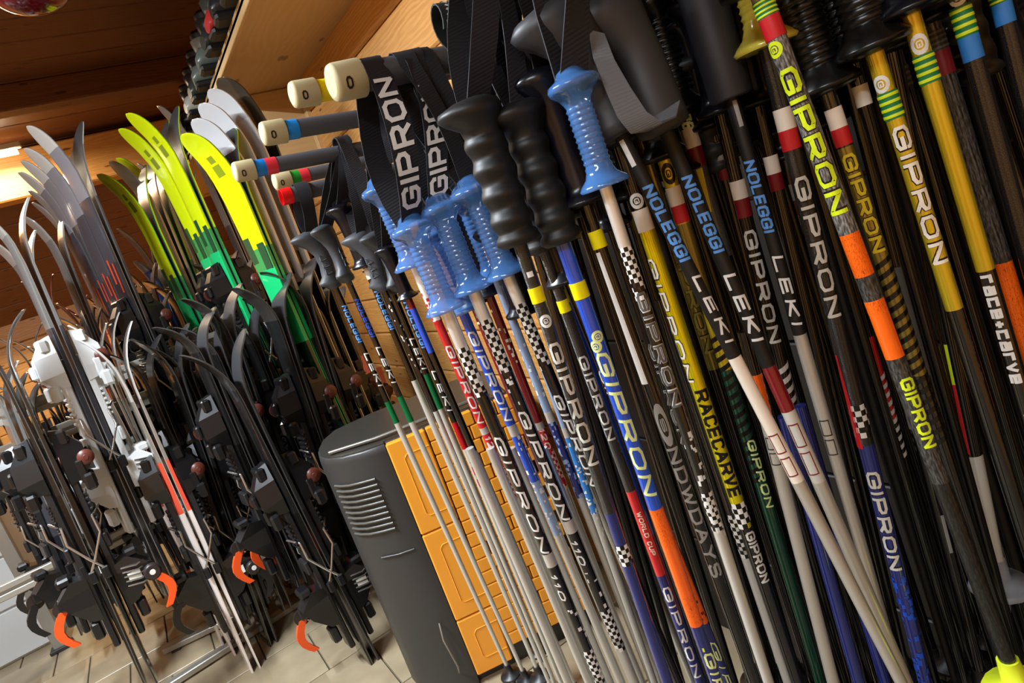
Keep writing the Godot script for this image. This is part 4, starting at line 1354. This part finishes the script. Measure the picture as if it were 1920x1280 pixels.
	S.append({"p": [1135, 350, 1430, 1245], "d": 0.645, "w": 24, "g": "blue", "gr": 10, "gs": 0.84, "span": 1.0, "st": {"w": 0.03, "c": "232427"}, "z": [[0, "metal", "w"], [470, "gloss", "k"], [990, "metal", "s"]], "t": [["GIPRON", 545, 760, "ag", 0, 1.3, "s", 0.0]], "x": [["check", 462, 560, "k", "w"], ["flakes", 800, 1000, "s", 30], ["check", 920, 990, "k", "s"]], "label": "silver-topped pole under a blue grip behind the black grips"})
	S.append({"p": [1148, 430, 1420, 1230], "d": 0.84, "w": 20, "g": "smooth", "span": 1.0, "z": [[0, "sparkle", "d"], [900, "gloss", "k"]], "t": [["GIPRON", 640, 830, "ag", 0, 1.2, "s", 0.0]], "label": "speckled dark pole with outlined lettering behind the white strip"})
	# --- big grips with leaning shafts
	S.append({"p": [1165, 255, 1690, 1280], "d": 0.66, "w": 27, "g": "big", "gs": 1.08, "gr": 10, "span": 1.0, "st": {"w": 0.03}, "z": [[0, "matte", "k"], [668, "gloss", "t"], [900, "metal", "os"]], "t": [["NOLEGGI", 348, 486, "lb", 5, 1.4, "", 0.1], ["LEKI", 515, 640, "w", 30, 1.2, "", 0.1]], "x": [["bar", 262, 310, "w", -18, 0.7], ["boxes", 810, 892, "dr"]], "label": "slanting matt black pole with blue lettering and a white lower shaft"})
	S.append({"p": [1250, 248, 1705, 1290], "d": 0.68, "w": 28, "g": "big", "gs": 1.1, "xs": [[1118, 60, 0.63], [1132, 110, 0.62], [1158, 165, 0.618], [1185, 215, 0.618], [1212, 240, 0.62], [1240, 232, 0.63], [1250, 205, 0.645]], "gr": 15, "span": 1.0, "st": {"w": 0.03}, "z": [[0, "matte", "k"], [685, "gloss", "dr"], [768, "gloss", "os"], [900, "metal", "os"]], "t": [["NOLEGGI", 330, 470, "lb", 5, 1.3, "", 0.1], ["LEKI", 510, 635, "w", 5, 1.4, "", 0.1]], "x": [["boxes", 790, 890, "dr"]], "label": "slanting black pole with crimson band above a pale printed shaft"})
	S.append({"p": [1372, 185, 1640, 1110], "d": 0.7, "w": 26, "g": "foam", "gs": 1.15, "span": 1.0, "z": [[0, "matte", "k"], [625, "metal", "os"]], "t": [["NOLEGGI", 300, 432, "lb", -10, 1.3, "", 0.1], ["LEKI", 475, 605, "w", 0, 1.3, "", 0.1]], "x": [["bar", 190, 238, "gy", 15, 0.6], ["boxes", 783, 852, "d"]], "label": "upright matt black pole with blue lettering turning to a bare shaft"})
	# --- yellow, gold
	S.append({"p": [1160, 275, 1385, 950], "d": 0.75, "w": 30, "g": "ribbed", "span": 0.95, "z": [[0, "gloss", "k"], [432, "gold", "y"], [985, "gloss", "k"]], "b": [[392, 432, "t"]], "t": [["GIPRON", 480, 712, "t", -55, 1.0, "k", 0.0], ["RACECARVE", 728, 925, "k", 5, 1.5, "", 0.0], ["GIPRON", 992, 1085, "s", 20, 1.1, "", 0.0]], "x": [["check", 938, 985, "k", "w"], ["roundel", 362, 390, "w", "G"]], "label": "chrome yellow pole with white tape and black lettering over chequers"})
	S.append({"p": [1150, 220, 1290, 660], "d": 0.8, "w": 24, "g": "smooth", "span": 0.95, "z": [[0, "gold", "pg"], [665, "matte", "k"]], "t": [["GIPRON", 470, 660, "t", -10, 1.2, "k", 0.0]], "label": "pale gold pole ending in matt black, tucked behind the yellow one"})
	S.append({"p": [1195, 240, 1345, 710], "d": 0.82, "w": 24, "g": "smooth", "span": 0.95, "z": [[0, "gold", "au"], [690, "gloss", "k"]], "t": [["GIPRON", 440, 660, "au", 10, 1.3, "k", 0.0]], "label": "dull bronze pole with dark outlined lettering behind the slanting pole"})
	S.append({"p": [1246, 300, 1370, 715], "d": 0.8, "w": 27, "g": "ribbed", "gs": 0.95, "span": 0.95, "z": [[0, "gold", "go"], [418, "gold", "au"], [560, "gold", "go"], [690, "gloss", "dg"]], "b": [[350, 384, "t"], [384, 416, "r"]], "x": [["roundel", 305, 345, "k", "G"], ["zebra", 620, 900, "k"]], "t": [["GIPRON", 820, 945, "pl", 20, 1.0]], "label": "gold pole with white and red tape turning dark green lower down"})
	S.append({"p": [1284, 215, 1440, 760], "d": 0.82, "w": 27, "g": "ribbed", "gs": 1.05, "span": 0.95, "z": [[0, "gloss", "k"], [310, "crack", "ag"], [480, "gloss", "k"]], "b": [[240, 276, "t"], [276, 312, "dr"]], "t": [["76", 216, 240, "pl", 0, 1.3]], "x": [["wedge", 315, 395, "go", -10, 0.9, 0.2]], "label": "black pole with two pale numerals above white and dark red tape"})
	S.append({"p": [1352, 215, 1490, 790], "d": 0.77, "w": 27, "g": "smooth", "span": 0.95, "z": [[0, "gloss", "k"], [404, "sparkle", "d"], [620, "gloss", "k"]], "b": [[338, 372, "t"], [372, 406, "dr"]], "t": [["GIPRON", 430, 640, "s", 0, 1.4, "k", 0.0]], "x": [["zebra", 680, 760, "w"]], "label": "black pole with white and dull red tape and silver outlined lettering"})
	S.append({"p": [1336, 240, 1440, 640], "d": 0.82, "w": 20, "g": "smooth", "span": 0.95, "z": [[0, "gloss", "k"]], "b": [[268, 300, "gy"], [300, 336, "dr"]], "label": "shadowed black pole with grey and maroon tape behind the silver-lettered one"})
	S.append({"p": [1422, 200, 1540, 700], "d": 0.78, "w": 25, "g": "smooth", "span": 0.95, "z": [[0, "gloss", "k"]], "b": [[292, 325, "t"], [325, 356, "dr"]], "label": "black pole with white and dark red tape beside blue lettering"})
	S.append({"p": [1470, 300, 1580, 760], "d": 0.84, "w": 22, "g": "smooth", "span": 0.95, "z": [[0, "gloss", "k"]], "b": [[345, 375, "gy"], [375, 402, "m"]], "label": "shadowed black pole with grey and purple-red tape deep in the rack"})
	S.append({"p": [1438, 90, 1735, 1280], "d": 0.66, "w": 33, "g": "yellow", "gr": -30, "gs": 1.05, "span": 0.95, "z": [[0, "carbon", "cb"], [830, "gloss", "nb"]], "b": [[203, 243, "t"], [243, 280, "r"]], "t": [["GIPRON", 330, 592, "os", 8, 1.3, "k", 0.0], ["GIPRON", 878, 1062, "s", -8, 1.3, "k", 0.0]], "x": [["wedge", 660, 835, "r", -55, 0.3, 1.1], ["check", 755, 815, "k", "s"], ["flakes", 1075, 1280, "b", 50]], "label": "carbon pole with white and red tape above a navy lower shaft"})
	S.append({"p": [1422, -20, 1885, 1225], "d": 0.585, "w": 37, "g": "ribbed", "gs": 1.1, "span": 0.8, "bk": "lime", "bs": 1.15, "z": [[0, "gloss", "gy"], [72, "marble", "gy"], [436, "crack", "o"], [500, "crack", "o"], [515, "marble", "ag"], [560, "crack", "o"], [585, "gloss", "o"], [668, "marble", "ag"], [900, "marble", "d"]], "b": [[0, 32, "g", "l"], [32, 72, "r"]], "t": [["GIPRON", 128, 398, "l", -12, 1.5, "k", 0.0], ["GIPRON", 705, 832, "l", 15, 1.1, "", 0.0]], "x": [["roundel", 75, 105, "l", "G", -35]], "label": "broad grey pole with lime lettering, orange patches and a lime basket"})
	S.append({"p": [1552, 175, 1722, 695], "d": 0.66, "w": 29, "g": "ribbed", "gs": 1.1, "span": 0.95, "z": [[0, "gloss", "k"], [275, "gold", "au"], [700, "gloss", "k"]], "b": [[203, 240, "t"], [240, 272, "r"]], "t": [["GIPRON", 288, 470, "go", 0, 1.3, "k", 0.0]], "x": [["zebra", 480, 830, "k"]], "label": "bronze pole with white and red tape and black zebra stripes"})
	S.append({"p": [1600, 120, 1790, 810], "d": 0.66, "w": 26, "g": "ribbed", "gs": 1.15, "span": 0.95, "z": [[0, "gloss", "k"], [200, "sparkle", "d"]], "b": [[160, 198, "t"]], "label": "glittering black pole with a single white tape band"})
	S.append({"p": [1640, 100, 1790, 580], "d": 0.62, "w": 32, "g": "ribbed", "gs": 1.1, "span": 0.95, "z": [[0, "gold", "go"], [578, "gloss", "k"]], "b": [[172, 222, "g", "l"]], "t": [["GIPRON", 236, 492, "t", 8, 1.4, "k", 0.0]], "x": [["roundel", 140, 172, "w", "G", -20]], "label": "gold pole with outlined lettering and lime-striped tape ending in black"})
	S.append({"p": [1708, 28, 1848, 505], "d": 0.6, "w": 33, "g": "smooth", "gs": 1.15, "span": 0.95, "z": [[0, "gold", "go"], [505, "gloss", "k"]], "b": [[102, 155, "g", "l"]], "t": [["race+carve", 512, 712, "w", 0, 1.3, "", 0.0], ["GIPRON", 765, 920, "w", 15, 1.1, "", 0.0]], "x": [["roundel", 64, 102, "w", "G"]], "label": "gold pole with lime-striped tape above thin white lettering on black"})
	S.append({"p": [1672, 80, 1830, 610], "d": 0.68, "w": 26, "g": "smooth", "span": 0.95, "z": [[0, "gloss", "k"]], "b": [[125, 165, "d", "ag"]], "label": "black pole with dim grey-striped tape between two gold ones"})
	S.append({"p": [1745, 45, 1925, 640], "d": 0.64, "w": 32, "g": "smooth", "span": 0.95, "z": [[0, "marble", "ag"], [490, "crack", "o"], [760, "gold", "au"]], "b": [[58, 95, "d", "ag"], [95, 140, "dr"]], "label": "grey marbled pole with dark red tape and rusty orange lower print"})
	S.append({"p": [1796, 0, 1925, 470], "d": 0.6, "w": 33, "g": "smooth", "gs": 1.1, "span": 0.95, "z": [[0, "gloss", "k"], [112, "sparkle", "ag"]], "b": [[12, 68, "g", "l"], [68, 112, "bb"]], "x": [["roundel", -20, 12, "w", "G"]], "label": "speckled black pole with lime-striped tape above a blue band"})
	S.append({"p": [1868, -30, 1975, 400], "d": 0.6, "w": 31, "g": "smooth", "span": 0.95, "z": [[0, "gloss", "k"], [45, "sparkle", "ag"]], "b": [[-30, 6, "g", "l"], [6, 45, "bb"]], "label": "speckled black pole with blue band at the near end of the rack"})
	S.append({"p": [1669, 100, 1902, 1222], "d": 0.67, "w": 35, "g": "smooth", "span": 0.68, "bk": "grey", "bs": 1.1, "z": [[0, "gloss", "k"], [850, "gloss", "os"]], "x": [["bar", 640, 715, "l", -30, 0.35], ["wedge", 715, 845, "r", -30, 0.35, 0.5]], "label": "short black pole with red stripe tapering to a pale lower end"})
	S.append({"p": [1532, 80, 1770, 1000], "d": 0.76, "w": 30, "g": "smooth", "span": 0.95, "z": [[0, "matte", "k"], [745, "gloss", "gy"], [800, "gloss", "k"]], "x": [["bar", 960, 1030, "gy", 20, 0.5]], "label": "matt black pole with one pale grey section low down"})
	S.append({"p": [1480, 120, 1720, 960], "d": 0.78, "w": 24, "g": "smooth", "span": 0.95, "z": [[0, "sparkle", "d"], [630, "gloss", "r"], [790, "gloss", "k"]], "x": [["zebra", 700, 860, "w"]], "label": "dark pole with a deep red lacquered section and white dashes"})
	S.append({"p": [1575, 80, 1840, 1100], "d": 0.75, "w": 26, "g": "smooth", "span": 0.95, "z": [[0, "gloss", "k"], [498, "matte", "ag"], [760, "matte", "d"]], "x": [["boxes", 700, 790, "k"]], "label": "black pole with a charcoal section printed with boxes"})
	# --- bare and dark shafts lower in the crowd
	S.append({"p": [1395, 620, 1560, 1270], "d": 0.74, "w": 25, "span": 0.62, "z": [[0, "gloss", "k"], [700, "gloss", "o"], [780, "metal", "os"]], "x": [["boxes", 815, 870, "d"]], "label": "bare pole with an orange top end among the slanting shafts"})
	S.append({"p": [1240, 560, 1480, 1280], "d": 0.8, "w": 25, "span": 0.7, "z": [[0, "gloss", "k"], [1005, "metal", "s"]], "x": [["check", 960, 1040, "k", "s"]], "label": "black pole with a chequered cuff above bare metal"})
	S.append({"p": [1470, 780, 1610, 1280], "d": 0.78, "w": 24, "span": 0.55, "z": [[0, "gloss", "nb"]], "label": "dark navy shaft standing behind the crossed silver poles"})
	S.append({"p": [1500, 760, 1660, 1280], "d": 0.8, "w": 22, "span": 0.55, "z": [[0, "gloss", "nb"]], "label": "second navy shaft behind the crossed silver poles"})
	for i in 8:
		var x := 1000.0 + i * 33 + (i % 3) * 6
		S.append({"p": [x - 120, 840, x + 70, 1290], "d": 1.0 + 0.05 * (i % 4), "w": 17, "span": 0.75, "z": [[0, "metal", "s"]], "group": "bare lower shafts", "label": "bare silver pole shaft in the bundle beside the orange tiles"})
	# --- plain ones filling the depth of the rack
	var r := RandomNumberGenerator.new()
	r.seed = 77
	for i in 66:
		var x := 1010.0 + (i % 22) * 42.0 + r.randf_range(-16, 16)
		var dd := 0.86 + 0.09 * float(i / 22) + r.randf_range(-0.03, 0.03) - 0.12 * clampf((x - 1200) / 700, 0, 1)
		var y := 420.0 - (x - 1010.0) * 0.36 + r.randf_range(-30, 30)
		var kk: String = ["gloss", "gloss", "sparkle", "matte"][i % 4]
		while pt(x, y, dd).x > WALL_X - 0.1:
			dd -= 0.03
		S.append({"p": [x, y, x + 252 + r.randf_range(-20, 20), y + 800], "d": dd, "w": 19, "g": ["smooth", "ribbed", "finger"][i % 3], "span": 1.0, "z": [[0, kk, "d" if kk == "sparkle" else "k"]], "group": "plain poles deep in the rack, kind %d" % (i % 12), "label": "plain %s black pole with %s grip deep in the rack near the wall" % [["glossy", "shiny", "speckled", "matt"][i % 4], ["a smooth", "a ribbed", "a finger-moulded"][i % 3]]})
	for s in S:
		pole(s)

func all_skis() -> void:
	# row nearest the aisle, left
	ski_pair(-30, 600, 282, 1275, 2.0, 4, "black", "orange", "black ski with grey edges, its orange lever just above the floor", "black pair beside the white drawers")
	ski_pair(-2, 378, 318, 1108, 2.15, 14, "silver", "white", "dark ski with bright edges and white bindings", "pair with white bindings")
	ski_pair(20, 440, 300, 1060, 2.6, 18, "silver", "grey", "grey ski with tips curling away behind the white bindings", "grey pair behind the white bindings")
	for i in 3:
		ski_pair(-20 + i * 26, 690 + i * 20, 190 + i * 14, 1190 - i * 24, 2.3 + i * 0.12, 18, "olive" if i > 0 else "silver", "plain" if i == 0 else "", ["dull silver ski at the end of the left rack", "ski with an olive yellow tail hanging over the tiles", "ski with an olive tail next to the drawers"][i], "skis at the end of the left rack")
	# grey group with diverging tips
	for i in 6:
		ski_pair([104, 97, 92, 84, 95, 100][i], [232, 272, 300, 318, 350, 372][i], 470 - i * 14, 1080 - i * 10, 2.55 + i * 0.11, 20 - i * 2, "grey" if i < 4 else "silver", "orange" if i == 0 else "", ["foremost tall grey ski with red flecks, black lower half", "tall grey ski second in its row", "tall grey ski third in its row", "tall grey ski fourth in its row", "pale silver ski fifth in the grey row", "pale silver ski last in the grey row"][i], "grey skis row place %d" % i)
	ski_pair(82, 398, 330, 1000, 2.9, 16, "silver", "", "slim beige ski with widely parted tips", "slim beige pair")
	# short white and coral ones
	for i in 3:
		ski_pair([195, 150, 178][i], [618, 622, 600][i], 492 - i * 30, 1285 - i * 30, 2.3 + i * 0.14, 5, "kid", "plain" if i == 0 else "", ["short white ski with coral band, nearest of its row", "short white ski with coral band, middle of its row", "short white ski with coral band, hindmost of its row"][i], "short coral skis row place %d" % i)
	# yellow and green
	ski_pair(286, 206, 634, 966, 2.62, 15, "yellow", "plain", "tall yellow ski fading to bright green, foremost of the yellow ones", "tall yellow and green pair", 0.014)
	ski_pair(270, 234, 612, 950, 2.74, 15, "yellow", "plain", "tall yellow ski fading to bright green, second of the yellow ones", "second yellow and green pair", 0.014)
	for i in 3:
		ski_pair([231, 248, 262][i], [322, 296, 290][i], 560 - i * 6, 1010 - i * 16, 2.85 + i * 0.1, 16, ["yellow", "white", "yellow"][i], "", ["yellow ski with the lowest tip in its cluster", "white ski between two yellow ones", "yellow ski behind the white one"][i], "yellow cluster place %d" % i)
	for i in 5:
		ski_pair([390, 406, 418, 434, 450][i], [246, 220, 192, 166, 146][i], 720 + i * 14, 985 - i * 8, 2.26 + i * 0.05, 27, ["yellow", "white", "white", "white", "slate"][i], "", ["yellow ski under the gusset beside white ones", "white ski nearest the yellow one under the gusset", "white ski in the middle under the gusset", "white ski with black heel print beside the dark-tipped one", "dark-tipped ski tallest under the shelf gusset"][i], "gusset row place %d" % i, 0.012, i == 0)
	# short dark ones in front, bindings with orange levers
	var dk := [[346, 594, 560, 1090, 2.25, "orange", "short black ski with rounded tip, left of the dark row"], [398, 545, 600, 1110, 2.35, "orange", "short black ski second in the dark row, orange flecks"], [487, 512, 690, 1100, 2.3, "orange", "short black ski third in the dark row"], [538, 487, 740, 1080, 2.4, "orange", "short black ski nearest the grey pole grips"]]
	for i in 4:
		ski_pair(dk[i][0], dk[i][1], dk[i][2], dk[i][3], dk[i][4], 9, "black", dk[i][5], dk[i][6], "dark row place %d" % i)
	ski_pair(400, 640, 722, 1290, 2.1, 5, "black", "orange", "long black ski reaching the floor beside the stove", "black pair beside the stove")
	ski_pair(300, 620, 520, 1240, 2.5, 8, "black", "plain", "black ski behind the coral-banded ones, plain bindings", "black pair behind coral ones")
	for i in 12:
		var u := i % 6
		ski_pair(246 + u * 66 + (i / 6) * 30, 640 - u * 22 + (i / 6) * 26, 470 + u * 62 + (i / 6) * 30, 1160 - u * 26, 2.5 + (i / 6) * 0.28 + (u % 2) * 0.06, 8, "black", ["orange", "plain", "pink"][i % 3], "black ski with dark bindings packed in the middle of the racks", "dark skis packed in the racks")
	for i in 5:
		ski_pair(-60 + i * 48, 720 + (i % 2) * 30 - i * 8, 160 + i * 46, 1180 - i * 20, 2.75 + (i % 2) * 0.2, 6, "black", ["plain", "orange"][i % 2], "black ski with dark bindings packed behind the white bindings", "dark skis behind the white bindings")
	for i in 15:
		ski_pair(30 + i * 31, 610 - i * 11 + (i % 3) * 22, 260 + i * 29, 1120 - i * 14, 3.05 + (i % 4) * 0.16, 7, "black", "plain" if i % 2 == 0 else "", "black ski standing in the crowded back row of the racks", "black skis in the back row")
	# far rows
	for i in 5:
		ski_pair(134 + i * 17, 560 + (i % 3) * 14 - i * 4, 330 + i * 16, 1010, 3.5 + (i % 2) * 0.15, 10, "red", "", "slim red ski in the far rack behind the beige one", "far red skis")
	ski_pair(70, 520, 310, 1080, 3.6, 4, "red", "", "slim rust-red ski behind the white bindings", "far rust pair")
	ski_pair(280, 482, 470, 930, 3.3, 18, "blue", "", "blue ski with silver tip between black and yellow ones", "far blue pair")
	ski_pair(262, 500, 450, 950, 3.2, 8, "red", "", "red ski leaning next to the blue one", "far red next to blue")
	for i in 4:
		ski_pair(288 + i * 16, [300, 318, 292, 330][i], 560 + i * 12, 930, 3.7, 5, "silver", "", "thin silver ski far behind the yellow ones", "far silver skis")
	ski_pair(332, 196, 640, 900, 3.2, 4, "silver", "", "thin silver ski rising just right of the yellow tips", "thin silver pair")
	ski_pair(255, 420, 530, 1040, 3.9, 8, "black", "", "dark ski in the shadow behind the yellow cluster", "far dark pair")

func rails() -> void:
	# aluminium rails along x, posts and feet
	var defs := [[pt(100, 748, 2.62), "pale double rail of the ski rack above the white bindings"], [pt(330, 962, 2.9), "pale double rail of the ski rack low behind the bindings"], [pt(420, 690, 3.1), "double rail of the ski rack behind the dark skis"]]
	for q in defs:
		var p: Vector3 = q[0]
		var o := thing("rack_rail", Vector3(-0.2, p.y, p.z - 0.06), q[1], "rail", "rails of the ski rack")
		for s in [-1, 1]:
			var mb := MB.new()
			mb.box(Vector3(0, s * 0.019, 0), Vector3(2.2, 0.026, 0.03), 0.003)
			build(mb, "rail_bar", M.alu, o)
		var w := MB.new()
		w.box(Vector3(0, 0, -0.008), Vector3(2.2, 0.014, 0.01))
		build(w, "rail_web", M.alu, o)
	for q in [[on_y(118, 1215, 0.0), 1.3, "post of the ski rack standing beside the drawers"], [on_y(760, 1150, 0.0), 0.5, "low post of the ski rack standing beside the stove"]]:
		var p: Vector3 = q[0]
		var o := thing("rack_post", Vector3(p.x, 0, p.z), q[2], "post", "posts of the ski rack")
		var mb := MB.new()
		mb.box(Vector3(0, q[1] / 2, 0), Vector3(0.06, q[1], 0.04), 0.004)
		build(mb, "upright", M.alu, o)
		mb = MB.new()
		mb.lin(Color("2a2a2a"))
		mb.box(Vector3(0, 0.01, 0), Vector3(0.1, 0.02, 0.08), 0.004)
		build(mb, "foot", M.matte, o)
	var a := on_y(370, 1185, 0.03); var b := on_y(560, 1095, 0.03)
	var c := on_y(330, 1270, 0.03); var e := on_y(660, 1060, 0.03)
	for q in [[a, b, "pale flat floor bar of the rack behind the coral-banded skis"], [c, e, "pale flat floor bar of the rack nearest the stove"]]:
		var o := thing("rack_floor_bar", Vector3(q[0].x, 0.0, q[0].z), q[2], "floor bar", "floor bars of the ski rack")
		var v: Vector3 = q[1] - q[0]
		o.rotation.y = atan2(-v.z, v.x)
		var L := v.length()
		var mb := MB.new()
		mb.box(Vector3(L / 2, 0.02, 0), Vector3(L + 0.3, 0.025, 0.04), 0.003)
		build(mb, "bar", M.alu, o)
		for x in [-0.1, L + 0.1]:
			mb = MB.new()
			mb.lin(Color("222222"))
			mb.box(Vector3(x, 0.004, 0), Vector3(0.04, 0.008, 0.05), 0.002)
			build(mb, "foot_pad", M.matte, o)

func drawers() -> void:
	var p := on_y(40, 1235, 0.0)
	var o := thing("drawer_cabinet", Vector3(p.x, 0, p.z), "white low drawer cabinet beyond the ski rack", "cabinet")
	var mb := MB.new()
	mb.box(Vector3(-0.15, 0.4, -0.25), Vector3(0.7, 0.8, 0.5), 0.006)
	build(mb, "body", M.white_panel, o)
	for i in 3:
		mb = MB.new()
		mb.box(Vector3(-0.15, 0.14 + i * 0.26, 0.008), Vector3(0.68, 0.25, 0.018), 0.005)
		var dr := build(mb, "drawer", M.white_panel, o)
		mb = MB.new()
		mb.lin(Color("9aa0a2"))
		mb.box(Vector3(-0.15, 0.24 + i * 0.26, 0.022), Vector3(0.3, 0.012, 0.012), 0.003)
		build(mb, "handle", M.metal, dr)
	var q := on_y(8, 1292, 0.25)
	var b := thing("bench_end", Vector3(q.x - 0.18, 0, q.z), "dark brown wooden bench end at the edge of the tiles", "bench")
	mb = MB.new()
	mb.lin(Color("5a3320"))
	mb.box(Vector3(0, 0.2, 0), Vector3(0.34, 0.4, 0.04), 0.004)
	build(mb, "side_panel", M.matte, b)
	mb = MB.new()
	mb.lin(Color("5a3320"))
	mb.box(Vector3(-0.2, 0.42, -0.15), Vector3(0.7, 0.035, 0.36), 0.004)
	build(mb, "seat_board", M.matte, b)

func pendant() -> void:
	var c := pt(52, -28, 1.75)
	var o := thing("pendant_lamp", c, "dark red glossy bowl of an unlit pendant lamp below the ceiling", "lamp")
	var mb := MB.new()
	mb.col = Color.WHITE
	var rows := []
	for i in 12:
		var an := PI / 2 * i / 11.0
		rows.append([-0.07 * cos(an), maxf(0.104 * sin(an), 0.001)])
	rows.append([0.02, 0.1]); rows.append([0.06, 0.07]); rows.append([0.1, 0.02])
	mb.lathe(rows, 28)
	build(mb, "bowl", M.glass_red, o)
	mb = MB.new()
	mb.lin(Color("b08a70"))
	mb.lathe([[-0.004, 0.1045], [-0.004, 0.107], [0.004, 0.107], [0.004, 0.1045]], 28, false)
	build(mb, "rim", M.metal, o)
	mb = MB.new()
	mb.lin(Color("1a1a1a"))
	mb.tube([Vector3(0, 0.09, 0), Vector3(0, CEIL - c.y, 0)], 0.004)
	build(mb, "cord", M.matte, o)

func boots() -> void:
	var bs := [[-2.2, "c23a34", "2a2a2c", "red shell ski boot with black cuff nearest along the shelf"], [-2.36, "202022", "303234", "black ski boot next to the red one"], [-2.5, "b03030", "1c1c1e", "dull red ski boot half hidden by black straps"], [-2.66, "2a2c2c", "3a3d3c", "charcoal ski boot in the middle of the shelf"], [-2.84, "55605a", "3a4440", "grey-green ski boot with a white size sticker"], [-3.02, "5c665e", "4a544e", "lighter grey-green ski boot farther along"], [-3.22, "3a403c", "2c302e", "dark olive ski boot in shadow"], [-3.44, "c2c0b4", "8c8c84", "off-white ski boot towards the gusset"], [-3.68, "26262a", "1c1c1e", "black ski boot behind the off-white one"], [-3.92, "46464a", "2c2c30", "grey ski boot at the far end of the shelf"], [-4.2, "1e1e20", "2a2a2c", "black ski boot last on the far shelf end"]]
	for b in bs:
		boot(Vector3(0.815, 2.224, b[0]), 0.12 * sin(b[0] * 9.0), Color(b[1]), Color(b[2]), b[3], 1.08)

func buckle_strap() -> void:
	# patterned webbing with a buckle slung over the thick rod
	var p := pt(848, 66, 0.74)
	var o := thing("buckled_strap", p, "black and white patterned webbing strap with a square buckle over the thick rod", "strap")
	var mb := MB.new()
	mb.lin(Color("17181a"))
	mb.box(Vector3(0, -0.012, 0.03), Vector3(0.04, 0.045, 0.007), 0.006)
	build(mb, "buckle", M.shiny_rubber, o)
	var pr := MB.new()
	pr.lin(Color("d8d8d4"))
	for e in [[0, 0.008, 0.036, 0.0015], [0, -0.033, 0.036, 0.0015]]:
		pr.box(Vector3(e[0], e[1], 0.034), Vector3(e[2], e[3], 0.001))
	for e in [-0.0185, 0.0185]:
		pr.box(Vector3(e, -0.012, 0.034), Vector3(0.0015, 0.04, 0.001))
	pr.box(Vector3(0.004, -0.018, 0.034), Vector3(0.018, 0.004, 0.001))
	for i in 5:
		pr.face([Vector3(-0.015 + i * 0.006, -0.008, 0.0345), Vector3(-0.0115 + i * 0.006, -0.008, 0.0345), Vector3(-0.013 + i * 0.006, 0.002, 0.0345)])
	build(pr, "buckle_print", M.print, o)
	mb = MB.new()
	mb.lin(Color("1c1d1f"))
	var path := []
	for i in 13:
		var an := -0.3 + PI * 1.3 * i / 12.0
		path.append(Vector3(0.002 * i - 0.01, sin(an) * 0.026 + 0.008, cos(an) * 0.026))
	for k in [0.06, 0.12, 0.18]:
		path.append(Vector3(0.03, -k, -0.02))
	mb.ribbon(path, [Vector3(0.014, 0, 0.0)], 0.002)
	build(mb, "webbing", M.webbing, o)
	pr = MB.new()
	pr.lin(Color("cfcfca"))
	for i in 9:
		for j in 3:
			var an := 0.2 + i * 0.22
			var r := 0.0285
			var x := -0.009 + j * 0.009 + 0.002 * i - 0.004
			pr.face([Vector3(x - 0.003, sin(an) * r + 0.008, cos(an) * r), Vector3(x, sin(an + 0.08) * r + 0.008, cos(an + 0.08) * r), Vector3(x + 0.003, sin(an) * r + 0.008, cos(an) * r), Vector3(x, sin(an - 0.08) * r + 0.008, cos(an - 0.08) * r)])
	build(pr, "webbing_pattern", M.print, o)

func _ready() -> void:
	rng.seed = 5
	# camera
	var yaw := deg_to_rad(28.8); var pitch := deg_to_rad(-11.2); var roll := deg_to_rad(19.2)
	fwd = Vector3(sin(yaw) * cos(pitch), sin(pitch), -cos(yaw) * cos(pitch))
	var r0 := Vector3(cos(yaw), 0, sin(yaw))
	var u0 := r0.cross(fwd)
	upv = u0 * cos(roll) + r0 * sin(roll)
	rgt = r0 * cos(roll) - u0 * sin(roll)
	var cam := Camera3D.new()
	cam.name = "camera"
	cam.fov = rad_to_deg(2.0 * atan(640.0 / FOCAL))
	cam.near = 0.02
	cam.transform = Transform3D(Basis(rgt, upv, -fwd), EYE)
	add_child(cam)
	cam.current = true
	# environment
	var env := Environment.new()
	env.background_mode = Environment.BG_COLOR
	env.background_color = Color(0.02, 0.02, 0.022)
	env.tonemap_mode = Environment.TONE_MAPPER_LINEAR
	env.tonemap_exposure = 1.95
	env.sdfgi_enabled = true
	env.ssao_enabled = true
	env.ssil_enabled = true
	var we := WorldEnvironment.new()
	we.name = "environment"
	we.environment = env
	add_child(we)
	make_materials()
	# fluorescent lamps
	lamp(Vector3(-0.66, 2.63, -4.98), 1.2, 3.0, true, "lit fluorescent lamp in front of the thick cross beam", Color(1.0, 0.93, 0.8))
	lamp(Vector3(-0.9, 2.66, -1.7), 1.3, 9.0, false, "ceiling lamp over the aisle beside the ski racks", Color(0.93, 0.97, 1.0))
	lamp(Vector3(-1.3, 2.66, 0.5), 1.3, 3.0, false, "ceiling lamp over the near end of the aisle", Color(0.93, 0.97, 1.0))
	mat("basket_dark", 0.4, 0, {"color": Color("1c1c1e"), "vc": false})
	mat("basket_lime", 0.4, 0, {"color": Color("d2e02a"), "vc": false})
	mat("basket_grey", 0.4, 0, {"color": Color("8c9096"), "vc": false})
	room()
	shelf()
	stove()
	dark_gap_board()
	all_pegs()
	rails()
	drawers()
	all_poles()
	all_skis()
	boots()
	pendant()
	buckle_strap()
